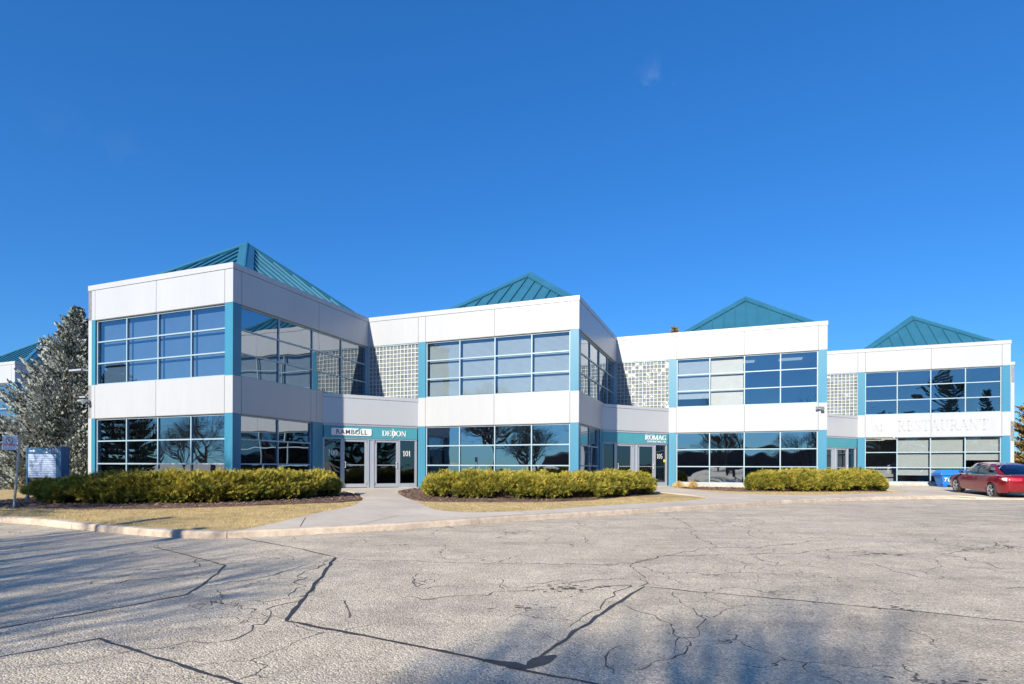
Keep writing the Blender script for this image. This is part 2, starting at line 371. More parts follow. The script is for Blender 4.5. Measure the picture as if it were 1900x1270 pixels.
# asphalt sheet: fine near the camera, wide enough to reach the horizon
xs = [-900, -300, -120] + [-60+i*1.0 for i in range(121)] + [120, 300, 900]
ys = [-900, -300, -120, -60, -40, -20, -10] + [-5+i*.5 for i in range(60)] + [26+i*3 for i in range(12)] + [100, 300, 900]
mb = MB(); k = mb.mi('asphalt')
for y in ys:
    for x in xs:
        z = zl(x, y) - .03
        if y < 13 and abs(x) < 40: z += .03
        elif dist((x, y), curb_line) < 4: z += .03 if not (y > 24) else 0
        mb.v.append((x, y, z))
for j in range(len(ys)-1):
    for i in range(len(xs)-1):
        a = j*len(xs)+i; mb.f.append((a, a+1, a+1+len(xs), a+len(xs))); mb.m.append(k)
for i, v in enumerate(mb.v): mb.v[i] = (v[0], v[1], zl(v[0], v[1]))
tag(mb.build('parking_lot', smooth=True), kind='structure')

# lawn behind the curb
curb_s = catmull(curb_line, 4)
lawn_poly = [(20.5, 25.5), (20.5, 33.5), (16.92, 33), (8, 32), (3, 30), (-4, 27.5), (-8, 27), (-13, 38), (-26, 40), (-25.5, 31), (-20.5, 22)]

_sm = densify(curb_s, .3, False); curb_in = []
for _i in range(0, len(_sm), 2):
    _a, _b2 = _sm[max(_i-1, 0)], _sm[min(_i+1, len(_sm)-1)]; _l = math.hypot(_b2[0]-_a[0], _b2[1]-_a[1])
    curb_in.append((_sm[_i][0]-(_b2[1]-_a[1])/_l*.168, _sm[_i][1]+(_b2[0]-_a[0])/_l*.168))
lawn_poly = curb_in + lawn_poly
tag(sheet('lawn', lawn_poly, zt, -.03, 'lawn', .6, .012, .3), kind='structure')
pathL = catmull([(-5.05, 10.85), (-4.86, 11.6), (-4.69, 12.75), (-4.49, 14.0), (-4.29, 15.19), (-4.44, 16.7), (-4.81, 18.43), (-5.46, 20.54), (-6.35, 22.4), (-7.3, 23.6), (-7.95, 24.3)], 3)
pathR = catmull([(-4.42, 26.3), (-4.5, 25.0), (-4.62, 23.35), (-3.98, 20.4), (-2.74, 16.8), (-2.26, 15.3), (-1.87, 14.46), (-1.1, 13.95), (0.1, 14.29), (1.42, 15.25), (2.94, 16.5), (5.3, 18.35), (7.0, 20.1)], 3)
path2far = catmull([(7.0, 20.1), (7.0, 21.6), (6.5, 23.2), (5.9, 24.8), (5.0, 26.6), (4.55, 28.0)], 3)
path2near = catmull([(8.2, 30.1), (8.15, 29.0), (8.39, 26.4), (8.7, 24.7), (9.82, 23.4), (11.78, 23.0), (14.75, 24.2), (17.2, 25.2), (18.0, 26.2), (17.6, 28.2), (16.2, 28.3)], 3)
walk_poly = pathL + pathR + path2far[1:] + path2near + [(16.92, 31.9), (20.66, 34.0), (27.5, 31.4), (30.4, 38.8), (60, 30), (60, 23.3), (26, 23.2), (21, 23.15)] + \
    [p for p in reversed(curb_in) if p[0] > -4.9 or False]
tag(sheet('sidewalk', walk_poly, zt, .004, 'walk', .7, 0, .1), kind='structure')
# control joints scored in the walk
mb = MB()
def strip(mb, L, w, zf, off, mat, jit=0):
    L = [Vector((p[0], p[1])) for p in L]; prev = None
    for i, p in enumerate(L):
        d = (L[min(i+1, len(L)-1)]-L[max(i-1, 0)]).normalized(); nrm = Vector((-d.y, d.x))
        ww = w*.5*(1+random.uniform(-jit, jit))
        if i in (0, len(L)-1) and jit: ww *= .3
        a = p+nrm*ww; b = p-nrm*ww
        cur = ((a.x, a.y, zf(a.x, a.y)+off), (b.x, b.y, zf(b.x, b.y)+off))
        if prev: mb.poly([prev[0], prev[1], cur[1], cur[0]], mat)
        prev = cur
for a, b in (((-4.4, 14.3), (-1.85, 14.7)), ((-3.1, 11.55), (-2.6, 13.1)), ((-4.5, 17.2), (-2.9, 17.2)), ((-5.2, 19.8), (-3.75, 19.9)), ((-4.15, 11.2), (-4.55, 12.6)), ((-6.1, 22.1), (-4.45, 22.3)), ((.4, 13.8), (.15, 14.3)), ((3.1, 15.4), (2.6, 16.2)), ((5.5, 17.1), (5.0, 18.0)), ((7.9, 18.9), (7.4, 20.3)), ((10.2, 20.4), (9.9, 23.2)), ((13.2, 22.1), (13.0, 23.5)), ((16, 23.2), (15.6, 24.4)), ((19.5, 23.5), (19.2, 33)), ((23.5, 23.4), (23.2, 32.5)), ((16.5, 28.6), (40, 28.8))):
    strip(mb, densify([a, b], .4, False), .012, zt, .009, 'gap')
tag(mb.build('sidewalk_joints'), kind='structure')
mulch1 = catmull([(-15.6, 17.6), (-14.6, 16.0), (-13.2, 14.95), (-11.04, 14.45), (-10.0, 14.4), (-8.81, 14.55), (-7.47, 15.1), (-6.34, 15.8), (-5.1, 16.7), (-4.72, 18.0), (-5.1, 19.2), (-5.55, 20.5), (-6.4, 22.2), (-7.3, 23.4), (-8.1, 24.2)], 3) + [(-9.85, 20.1), (-16.7, 22.7)]
mulch2 = catmull([(-4.5, 26.2), (-4.52, 23.3), (-3.85, 20.2), (-3.1, 18.2), (-2.5, 17.5), (-1.4, 17.45), (0.2, 17.6), (1.9, 18.2), (3.83, 20.2), (5.2, 22.1), (5.9, 23.6), (5.4, 25.2), (4.6, 27.6)], 3) + [(2.8, 23.8)]
mulch3 = [(10.2, 25.6), (14, 25.6), (17.2, 26.2), (17.3, 27.8), (15.3, 27.7), (8.5, 30.1), (8.6, 28.2), (9.3, 26.6)]
for L in (mulch1, mulch2, mulch3): tag(sheet('mulch_bed', L, zt, -.005, 'mulch', .22, .03, .05), kind='structure')

# curb: cast sections with joints, on a shallow gutter
sm = densify(catmull(curb_line, 4), .25, False)
mb = MB()
prof = [(0, -.1), (0.012, .095), (.035, .125), (.06, .133), (.17, .135), (.175, -.1)]
def curbring(i, sh=0):
    p = Vector(sm[i]); d = (Vector(sm[min(i+1, len(sm)-1)])-Vector(sm[max(i-1, 0)])).normalized(); nrm = Vector((-d.y, d.x)); p = p + d*sh
    hz = 1.
    if i > len(sm)-7: hz = max(.1, (len(sm)-1-i)/6)
    r = []
    for a, z in prof:
        q = p+nrm*a; zz = z if z < 0 else z*hz
        r.append((q.x, q.y, zl(q.x, q.y)+zz+.006*noise.noise(Vector((q.x*2.1, q.y*2.1, a*9)))))
    return r
seg = 12
for s0 in range(0, len(sm)-1, seg):
    e0 = min(s0+seg, len(sm)-1)
    rings = [curbring(i, .006 if i == s0 else (-.006 if i == e0 else 0)) for i in range(s0, e0+1)]
    n0 = len(mb.v); k = mb.mi('curb'); m_ = len(prof)
    for r in rings: mb.v += r
    for i in range(len(rings)-1):
        for j in range(m_-1):
            a = n0+i*m_+j; mb.f.append((a, a+m_, a+m_+1, a+1)); mb.m.append(k)
    mb.f.append(tuple(n0+j for j in range(m_))); mb.m.append(k)
    mb.f.append(tuple(n0+(len(rings)-1)*m_+j for j in range(m_-1, -1, -1))); mb.m.append(k)
tag(mb.build('curb', smooth=False), kind='structure')

# tar sealed saw cuts and open cracks in the asphalt
def wob(L, amp, step=.12, seed=0):
    o = []
    for p in densify(L, step, False):
        o.append((p[0]+amp*noise.noise(Vector((p[0]*4, p[1]*4, seed))), p[1]+amp*noise.noise(Vector((p[0]*4, p[1]*4, seed+9)))))
    return o
mb = MB()
tars = [([(-4.99, 10.55), (-3.58, 9.5), (-2.69, 8.71)], .028), ([(-2.69, 8.71), (-2.43, 7.27), (-2.13, 5.39), (-1.29, 4.99), (-.54, 4.6), (-.2, 4.39), (.03, 4.24)], .04),
        ([(-6.01, 9.58), (-4.98, 8.8), (-4.02, 8.02), (-3.78, 7.17), (-3.63, 6.4), (-3.93, 5.96), (-4.29, 5.52), (-4.62, 5.16), (-5.2, 4.5)], .026),
        ([(-5.5, 3.1), (-3.97, 4.43), (-3.53, 4.87), (-3.09, 4.62), (-2.53, 4.31), (-2.16, 4.1), (-1.4, 3.7), (-.4, 3.1)], .03),
        ([(.03, 4.24), (.13, 4.31), (.62, 5.2), (1.17, 6.15), (1.59, 6.86)], .04), ([(1.59, 6.86), (2.19, 6.6), (2.97, 6.29), (3.68, 6.0), (4.33, 5.73), (4.89, 5.45), (7, 4.4)], .026),
        ([(-.1, 4.3), (.39, 4.06), (.62, 3.95), (.95, 3.75), (2, 3.1)], .034)]
for i, (L, w) in enumerate(tars): strip(mb, wob(L, .03, .1, i), w, zl, .004, 'tar', .35)
strip(mb, wob([(-.25, 4.42), (-.1, 4.33), (.12, 4.27), (.35, 4.5)], .03, .08, 3), .11, zl, .006, 'tar', .5)
tag(mb.build('crack_sealant'), kind='structure')
pp_ = [(.03, 4.24), (.62, 5.2), (1.17, 6.15), (1.59, 6.86), (2.19, 6.6), (2.97, 6.29), (3.68, 6.0), (4.89, 5.45), (7, 4.4), (7, 2.6), (2, 3.1), (.95, 3.75)]
tag(sheet('asphalt_patch', pp_, zl, .0022, 'asphalt2', .4, 0, 0), kind='structure')
pp_ = [(-5.5, 3.1), (-3.97, 4.43), (-3.53, 4.87), (-3.09, 4.62), (-2.53, 4.31), (-2.16, 4.1), (-1.4, 3.7), (-.4, 3.1), (-.4, 2.4), (-5.5, 2.4)]
tag(sheet('asphalt_patch', pp_, zl, .0022, 'asphalt2', .4, 0, 0), kind='structure')
mb = MB()
crks = [[(1.59, 6.86), (1.67, 7.27), (1.75, 8.33), (2.35, 8.89), (3.52, 9.81), (3.56, 11.07), (3.99, 13.2), (4.06, 15.6)], [(3.52, 9.81), (4.12, 9.68), (5.95, 10.69)], [(5.24, 8.88), (5.78, 9.2), (6.46, 9.19)],
        [(6.85, 9.15), (7.73, 9.63), (8.12, 9.77), (9.2, 9.4), (12, 9.6)], [(6.88, 9.1), (6.95, 8.76), (6.92, 8.24), (6.87, 7.95)], [(5.29, 8.36), (5.25, 7.83), (5.36, 7.44)], [(8.12, 9.77), (8.81, 10.38), (9.2, 10.54)],
        [(-2.63, 8.45), (-2.79, 7.51), (-2.51, 6.83), (-2.47, 6.32)], [(-1.91, 6.16), (-1.65, 5.94), (-1.54, 5.47)], [(-2.27, 6.15), (-2.39, 5.83), (-2.31, 5.33), (-2.42, 4.9), (-2.9, 4.69), (-3.5, 4.2)],
        [(-2.6, 8.5), (-1, 8.3), (1.6, 8.2), (2.35, 8.85)], [(.2, 7.0), (1.5, 7.3)], [(.5, 5.2), (1.0, 6.2), (1.4, 6.9), (.2, 6.6), (-1.2, 6.2)], [(1.2, 6.0), (1.5, 5.2), (1.3, 4.6)], [(1.8, 6.6), (1.9, 5.6), (1.5, 4.9)],
        [(-4.8, 8.6), (-4.3, 7.9), (-5.2, 7.6)], [(-4.1, 7.4), (-5.2, 6.8)], [(-3.9, 6.6), (-3.2, 7.2), (-2.9, 8.2)], [(2.4, 8.9), (4.6, 9.2), (6.1, 9.9)], [(13, 17.6), (13.7, 16.9)], [(10.2, 14.6), (11.2, 13.8)], [(.9, 4.2), (1.4, 4.5), (1.5, 5.0)], [(.7, 4.1), (.9, 4.7)]]
for i, L in enumerate(crks): strip(mb, wob(L, .16, .07, 20+i), .014, zl, .003, 'crack', .7)
# crumbled patches along the cracks
def blob(mb, cx, cy, rx, ry, rot, mat, off, n=18):
    r = [];
    for q in range(n):
        w = 2*math.pi*q/n; s = 1+.55*noise.noise(Vector((cx+math.cos(w)*1.7, cy+math.sin(w)*1.7, 3)))+random.uniform(-.2, .2)
        x, y = rx*s*math.cos(w), ry*s*math.sin(w); xx = cx+x*math.cos(rot)-y*math.sin(rot); yy = cy+x*math.sin(rot)+y*math.cos(rot)
        r.append((xx, yy, zl(xx, yy)+off))
    mb.poly(r, mat)
for cx, cy, rr, n in ((.72, 6.75, .34, 46), (5.85, 9.2, .4, 26), (8.7, 9.9, .5, 40), (.15, 5.9, .05, 4), (.05, 6.0, .35, 8), (7.6, 9.6, .5, 12), (4.0, 5.9, .25, 12), (3.2, 3.9, .4, 26)):
    for q in range(n):
        a = random.uniform(0, 6.28); d = random.gauss(0, rr*.6)
        blob(mb, cx+d*1.6*math.cos(a), cy+d*.8*math.sin(a), random.uniform(.008, .05), random.uniform(.006, .025), 0, 'crack', .0032+q*.00006, 8)
tag(mb.build('cracks'), kind='structure')
mb = MB()
for q in range(900):       # loose grit, leaves and pits
    x = random.uniform(-9, 13); y = random.uniform(3.6, 16)
    if dist((x, y), curb_line) < .3 or (x, y)[1] > 10.4+.55*abs(x+5.5)*(x > -5.5)+.4*abs(x+5.5)*(x < -5.5): continue
    r = random.uniform(.006, .018); z = zl(x, y); w = random.uniform(0, 3)
    mb.poly([(x+r*math.cos(w), y+r*math.sin(w), z+.003), (x-r*.6*math.sin(w), y+r*.6*math.cos(w), z+.004+r*.3), (x-r*math.cos(w), y-r*math.sin(w), z+.003), (x+r*.6*math.sin(w), y-r*.6*math.cos(w), z+.003)], random.choice(['crack', 'chip', 'crack', 'walk']))
for q in range(500):       # leaf litter caught along the curb
    i = random.randrange(len(sm)-1); p = sm[i]; x = p[0]+random.uniform(-.1, .1); y = p[1]-abs(random.gauss(.02, .05))-.02; r = random.uniform(.008, .02); z = zl(x, y)
    mb.poly([(x-r, y, z+.004), (x, y-r, z+.004), (x+r, y, z+.012), (x, y+r*.6, z+.008)], 'chip')
tag(mb.build('grit_and_leaf_litter'), kind='stuff')

# ------------------------------------------------------------------ office building
class Seg:                                   # a wall run: s along, n outward, z up (building local frame)
    def __init__(s, p, q):
        s.p = Vector(p); s.d = Vector((q[0]-p[0], q[1]-p[1])); s.L = s.d.length; s.d.normalize(); s.n = Vector((s.d.y, -s.d.x))
    def pt(s, a, n, z): return (s.p.x+s.d.x*a+s.n.x*n, s.p.y+s.d.y*a+s.n.y*n, z)
    def box(s, mb, s0, s1, n0, n1, z0, z1, mat):
        mb.hexa([s.pt(s0, n1, z0), s.pt(s1, n1, z0), s.pt(s1, n0, z0), s.pt(s0, n0, z0), s.pt(s0, n1, z1), s.pt(s1, n1, z1), s.pt(s1, n0, z1), s.pt(s0, n0, z1)], mat)
def panels(mb, sg, cuts, z0, z1, mat, depth=.18, g=.009):
    for a, b in zip(cuts[:-1], cuts[1:]):
        sg.box(mb, a+g*(a != cuts[0]), b-g*(b != cuts[-1]), -depth, 0, z0, z1, mat)
    sg.box(mb, cuts[0]+.02, cuts[-1]-.02, -depth-.05, -.012, z0+.02, z1-.02, 'gap')
def window(B, sg, s0, s1, z0, z1, cols, rows, gl='glass', rec=.10, mw=.050, label=None, blinds=None, split=None, frame='alu'):
    zs = [z0+(z1-z0)*i/rows for i in range(rows+1)] if isinstance(rows, int) else rows
    ss = [s0+(s1-s0)*i/cols for i in range(cols+1)]
    mb = MB(); d = .07
    z0, z1 = zs[0], zs[-1]
    for i, a in enumerate(ss):
        w = mw if i in (0, cols) else mw
        a0, a1 = (a, a+w) if i == 0 else ((a-w, a) if i == cols else (a-w/2, a+w/2))
        sg.box(mb, a0, a1, -rec-d, -rec+.02, z0+.001, z1-.001, frame)
    for i, z in enumerate(zs):
        b0, b1 = (z, z+mw) if i == 0 else ((z-mw, z) if i == len(zs)-1 else (z-mw/2, z+mw/2))
        for a, b in zip(ss[:-1], ss[1:]):
            sg.box(mb, a+mw*.5, b-mw*.5, -rec-d+.004, -rec+.014, b0, b1, frame)
    # head flashing
    sg.box(mb, s0, s1, -rec-.1, -.015, z1, z1+.018, 'flash')
    w_o = mb.build('window', B)
    if label: w_o['label'] = label
    g = MB()
    for ci, (a, b) in enumerate(zip(ss[:-1], ss[1:])):
        for c, e in zip(zs[:-1], zs[1:]):
            # panes are never perfectly coplanar
            t1, t2 = random.uniform(-.008, .008), random.uniform(-.006, .006)
            g.poly([sg.pt(a+.02, -rec-.03+t1, c+.02), sg.pt(b-.02, -rec-.03-t1, c+.02), sg.pt(b-.02, -rec-.03-t1+t2, e-.02), sg.pt(a+.02, -rec-.03+t1+t2, e-.02)], gl if isinstance(gl, str) else gl[ci])
    g.build('window_glass', w_o)
    if blinds:
        for (kind, c0, c1, zb, mat) in blinds:
            b = MB()
            for ci in range(c0, c1):
                a0, a1 = ss[ci]+.05, ss[ci+1]-.05
                if kind == 'v':
                    a = a0
                    while a < a1-.05:
                        w = min(.105, a1-a); b.poly([sg.pt(a, -rec-.22, zb), sg.pt(a+w, -rec-.235, zb), sg.pt(a+w, -rec-.235, z1-.05), sg.pt(a, -rec-.22, z1-.05)], mat); a += .10
                elif kind == 'h':
                    z = zb
                    while z < z1-.08:
                        b.poly([sg.pt(a0, -rec-.20, z), sg.pt(a1, -rec-.20, z), sg.pt(a1, -rec-.215, z+.052), sg.pt(a0, -rec-.215, z+.052)], mat); z += .05
                else:
                    b.poly([sg.pt(a0, -rec-.2, zb), sg.pt(a1, -rec-.2, zb), sg.pt(a1, -rec-.2, z1-.06), sg.pt(a0, -rec-.2, z1-.06)], mat)
                    sg.box(b, a0, a1, -rec-.21, -rec-.185, zb-.02, zb, mat)
            b.build('blind', w_o)
    return w_o
def post(B, sg, s0, s1, z0, z1, n0=-.2, n1=-.012):
    mb = MB(); sg.box(mb, s0, s1, n0, n1, z0, z1, 'blue'); return mb.build('column', B)
def fascia(B, sg, cuts, z0, z1, mat='panel', cope=.2, name='fascia', e0=0, e1=0):
    mb = MB(); panels(mb, sg, cuts, z0, z1-cope-.012 if cope else z1, mat)
    o = mb.build(name, B)
    if cope:
        mb = MB(); ret = cuts[0] > .1 and cuts[0] < .2; sg.box(mb, .3 if ret else cuts[0], cuts[-1]-.024 if ret else cuts[-1]+.022, -.3, .022, z1-cope, z1, mat)
        mb.build('coping', B)
    return o
def hip_roof(B, cx, cy, zb, za, h):
    m = MB(); ap = Vector((cx, cy, za)); cs = [Vector((cx+sx*h, cy+sy*h, zb)) for sx, sy in ((-1, -1), (1, -1), (1, 1), (-1, 1))]
    k = m.mi('roof')
    for i in range(4):
        a, b = cs[i], cs[(i+1) % 4]; m.poly([a, b, ap], 'roof')
        m.box(0, 0, 0, 0, 0, 0, 'roof') if False else None
    m.poly(list(reversed(cs)), 'roof')
    for i in range(4):
        a, b = cs[i], cs[(i+1) % 4]; m.poly([a, a-Vector((0, 0, .5)), b-Vector((0, 0, .5)), b], 'roof')
    ro = m.build('roof', B)
    m = MB()
    for i in range(4):
        a, b = cs[i], cs[(i+1) % 4]; e = (b-a).normalized(); mid = (a+b)/2; up = (ap-mid); Ls = up.length; up.normalize(); nn = e.cross(up).normalized()
        n = 12
        for j in range(1, n):
            s = -h+2*h*j/n; tmax = (1-abs(s)/h)
            if tmax*Ls < .5: continue
            p0 = mid+e*s; p1 = mid+e*s+up*(Ls*tmax-.38/ max(.35, 1)*1.0)
            w = e*.02; hh = nn*.065
            m.hexa([p0-w-nn*.01, p0+w-nn*.01, p1+w-nn*.01, p1-w-nn*.01, p0-w+hh, p0+w+hh, p1+w+hh, p1-w+hh], 'roof')
    m.build('standing_seams', ro)
    m = MB()
    for i in range(4):
        a, b = cs[i], cs[(i+1) % 4]; e = (b-a).normalized(); up = (ap-(a+b)/2).normalized(); nn = e.cross(up).normalized(); w = .30
        for c, sg_ in ((a, 1), (b, -1)):
            hip = (ap-c).normalized(); ins = (e*sg_ - hip*(e*sg_).dot(hip)).normalized()
            ring = [c+nn*.075, ap+nn*.075, ap+nn*.075+ins*w-hip*w*1.1, c+nn*.075+ins*w]
            if sg_ < 0: ring.reverse()
            m.prism(ring, -nn*.07, 'roof')
    for c in cs: m.tube([c+Vector((0, 0, .05)), ap+Vector((0, 0, .07))], .05, 'roof', 6)
    m.build('hip_cap', ro)
    return ro
ROWS_LO = [SILL, 1.05, 1.94, Z3]
def lights(B, a, b, z, name='ceiling_light'):
    for x, y in ((a, b), (a+1.9, b), (a, b+1.8), (a+1.9, b+1.8)):
        m = MB(); m.box(x-.3, x+.3, y-.6, y+.6, z-.04, z-.01, 'ceil_light'); m.build(name, B)
# ---------- glyphs with serifs for the raised letters
def stroke(pts, w):
    out = []; P = [Vector(p) for p in pts]; L = []; R = []
    for i, p in enumerate(P):
        d = (P[min(i+1, len(P)-1)]-P[max(i-1, 0)]).normalized(); n = Vector((-d.y, d.x)); ww = (w[i] if isinstance(w, list) else w)/2
        L.append(p+n*ww); R.append(p-n*ww)
    return [[L[i], R[i], R[i+1], L[i+1]] for i in range(len(P)-1)]
def arc(cx, cy, rx, ry, a0, a1, n=14): return [(cx+rx*math.cos(rad(a0+(a1-a0)*i/n)), cy+ry*math.sin(rad(a0+(a1-a0)*i/n))) for i in range(n+1)]
TK, TN = .17, .065
def aw(a0, a1, n=14, k=TK): return [TN+(k-TN)*abs(math.cos(rad(a0+(a1-a0)*i/n)))**1.2 for i in range(n+1)]
def srf(x, y, w=.3): return stroke([(x-w/2, y), (x+w/2, y)], .06)
def vs(x, k=TK, lo=True, hi=True):
    r = stroke([(x, 0), (x, 1)], k)
    if lo: r += srf(x, .03, k+.18)
    if hi: r += srf(x, .97, k+.18)
    return r
def glyph(c):
    if c == 'I': return vs(.2), .4
    if c == '1': return vs(.25, .15, True, False)+stroke([(.02, .78), (.1, .83), (.25, .97)], .1), .5
    if c == 'L': return vs(.2)+stroke([(.2, .035), (.7, .035)], .07)+stroke([(.68, 0), (.7, .28)], .07), .75
    if c == 'T': return vs(.4, TK, True, False)+stroke([(0, .96), (.8, .96)], .08)+stroke([(.03, 1), (.03, .72)], .06)+stroke([(.77, 1), (.77, .72)], .06), .8
    if c == 'E': return vs(.2)+stroke([(.2, .035), (.7, .035)], .07)+stroke([(.2, .965), (.66, .965)], .07)+stroke([(.2, .52), (.52, .52)], .065)+stroke([(.68, 0), (.7, .26)], .06)+stroke([(.65, 1), (.65, .76)], .06)+stroke([(.52, .4), (.52, .64)], .055), .74
    if c in 'OQ': return stroke(arc(.42, .5, .35, .47, 0, 360, 28), aw(0, 360, 28)), .84
    if c == '0': return stroke(arc(.3, .5, .22, .46, 0, 360, 28), aw(0, 360, 28, .15)), .6
    if c == 'D': return vs(.2)+stroke([(.2, .965), (.4, .965)]+arc(.4, .5, .33, .465, 90, -90)+[(.2, .035)], [TN, TN]+aw(90, -90)+[TN]), .82
    if c == 'R': return vs(.2)+stroke([(.2, .965), (.4, .965)]+arc(.42, .73, .22, .235, 90, -90)+[(.2, .495)], [TN, TN]+aw(90, -90, 14, .15)+[TN])+stroke([(.42, .5), (.74, .0)], .15)+srf(.76, .03, .22), .86
    if c == 'N': return vs(.15, .07)+vs(.75, .07, False)+stroke([(.1, 1), (.75, .0)], .16), .92
    if c == 'M': return vs(.13, .07)+vs(.95, .16)+stroke([(.13, 1), (.52, .03)], .15)+stroke([(.52, .03), (.92, 1)], .06), 1.1
    if c == 'A': return stroke([(.1, 0), (.43, .98)], .07)+stroke([(.4, 1), (.76, 0)], .17)+stroke([(.22, .33), (.6, .33)], .06)+srf(.1, .03, .24)+srf(.76, .03, .3), .88
    if c == 'C': return stroke(arc(.45, .5, .37, .47, 45, 315, 20), aw(45, 315, 20))+stroke([(.72, .72), (.74, .97)], .06), .82
    if c == 'G': return stroke(arc(.45, .5, .37, .47, 45, 300, 20), aw(45, 300, 20))+stroke([(.72, .72), (.74, .97)], .06)+stroke([(.7, .05), (.7, .42)], .15)+srf(.7, .42, .3), .88
    if c == 'U': return stroke([(.18, 1), (.18, .35)]+arc(.42, .33, .25, .29, 180, 360)+[(.68, 1)], [TK, TK]+[TK-.007*i for i in range(15)]+[.07])+srf(.18, .97, .32)+srf(.68, .97, .24), .86
    if c == 'S': return stroke(arc(.34, .74, .22, .22, 40, 270, 12)+arc(.34, .26, .25, .24, 90, -150, 12), [.07]*4+[.14]*18+[.07]*4)+stroke([(.56, .76), (.56, .97)], .05)+stroke([(.09, .03), (.09, .26)], .05), .68
    if c == '5': return stroke([(.12, .95), (.5, .95)], .1)+stroke([(.13, .95), (.13, .55)], .07)+stroke(arc(.27, .3, .24, .27, 130, -150, 14), .12), .6
    return [], .5
def letters(mb, sg, text, s, z, h, n, mat, gap=.04, wide=1., thick=.02):
    x = s
    for c in text:
        g, w = glyph(c)
        for q in g:
            ring = [sg.pt(x+p.x*h*wide, n, z+p.y*h) for p in q]
            e1 = Vector(ring[1])-Vector(ring[0]); e2 = Vector(ring[2])-Vector(ring[0])
            nv = Vector((sg.n.x, sg.n.y, 0))
            if e1.cross(e2).dot(nv) > 0: ring.reverse()
            mb.prism(ring, nv*thick, mat)
        x += (w+gap)*h*wide
    return x
def textw(text, h, wide=1., gap=.04): return sum((glyph(c)[1]+gap)*h*wide for c in text)
def sans(text, size, mat, parent, name, sg=None, at=None, thick=.012, align='CENTER', mw=None, squash=1.):
    cu = bpy.data.curves.new(name, 'FONT'); cu.body = text; cu.size = size; cu.extrude = thick/2; cu.align_x = align; cu.align_y = 'CENTER'; cu.offset = size*.004; cu.space_character = 1.12 if size < .32 else 1.
    tmp = bpy.data.objects.new('tmp', cu); COL.objects.link(tmp); bpy.context.view_layer.update()
    dg = bpy.context.evaluated_depsgraph_get(); me = bpy.data.meshes.new_from_object(tmp.evaluated_get(dg)); bpy.data.objects.remove(tmp)
    me.materials.clear(); me.materials.append(M[mat])
    o = bpy.data.objects.new(name, me); COL.objects.link(o)
    if sg:
        mw_ = Matrix(((sg.d.x, 0, sg.n.x, at[0]), (sg.d.y, 0, sg.n.y, at[1]), (0, 1, 0, at[2]), (0, 0, 0, 1)))
    else: mw_ = mw
    me.transform(mw_ @ Matrix.Diagonal((squash, 1, 1, 1)))
    if parent: o.parent = parent
    return o
def glassblocks(B, sg, s0, s1, z0, z1, rec=.06):
    nx = round((s1-s0)/.2); nz = round((z1-z0)/.2); dx = (s1-s0)/nx; dz = (z1-.05-z0)/nz
    mb = MB(); sg.box(mb, s0, s1, -rec-.14, -rec-.05, z0, z1, 'mortar')
    for i in range(nx+1): sg.box(mb, max(s0, s0+i*dx-.017), min(s1, s0+i*dx+.017), -rec-.06, -rec, z0, z1-.05, 'mortar')
    for j in range(nz+1):
        for i in range(nx): sg.box(mb, s0+i*dx+.017, s0+(i+1)*dx-.017, -rec-.06, -rec-.001, z0+max(0, j*dz-.017), z0+min(nz*dz, j*dz+.017), 'mortar')
    sg.box(mb, s0, s1, -rec-.14, -.03, z1-.05, z1, 'alu')
    o = mb.build('glass_block_wall', B); g = MB()
    for i in range(nx):
        for j in range(nz):
            a, b = s0+i*dx+.017, s0+(i+1)*dx-.017; c, d = z0+j*dz+.017, z0+(j+1)*dz-.016
            o4 = [sg.pt(a, -rec-.04, c), sg.pt(b, -rec-.04, c), sg.pt(b, -rec-.04, d), sg.pt(a, -rec-.04, d)]
            e = .025; tn = random.uniform(-.005, .005); tz = random.uniform(-.006, .006)
            i4 = [sg.pt(a+e, -rec-.022+tn+tz, c+e), sg.pt(b-e, -rec-.022-tn+tz, c+e), sg.pt(b-e, -rec-.022-tn-tz, d-e), sg.pt(a+e, -rec-.022+tn-tz, d-e)]
            for q in range(4): g.poly([o4[q], o4[(q+1) % 4], i4[(q+1) % 4], i4[q]], 'block')
            g.poly(i4, 'block')
    g.build('glass_blocks', o); return o

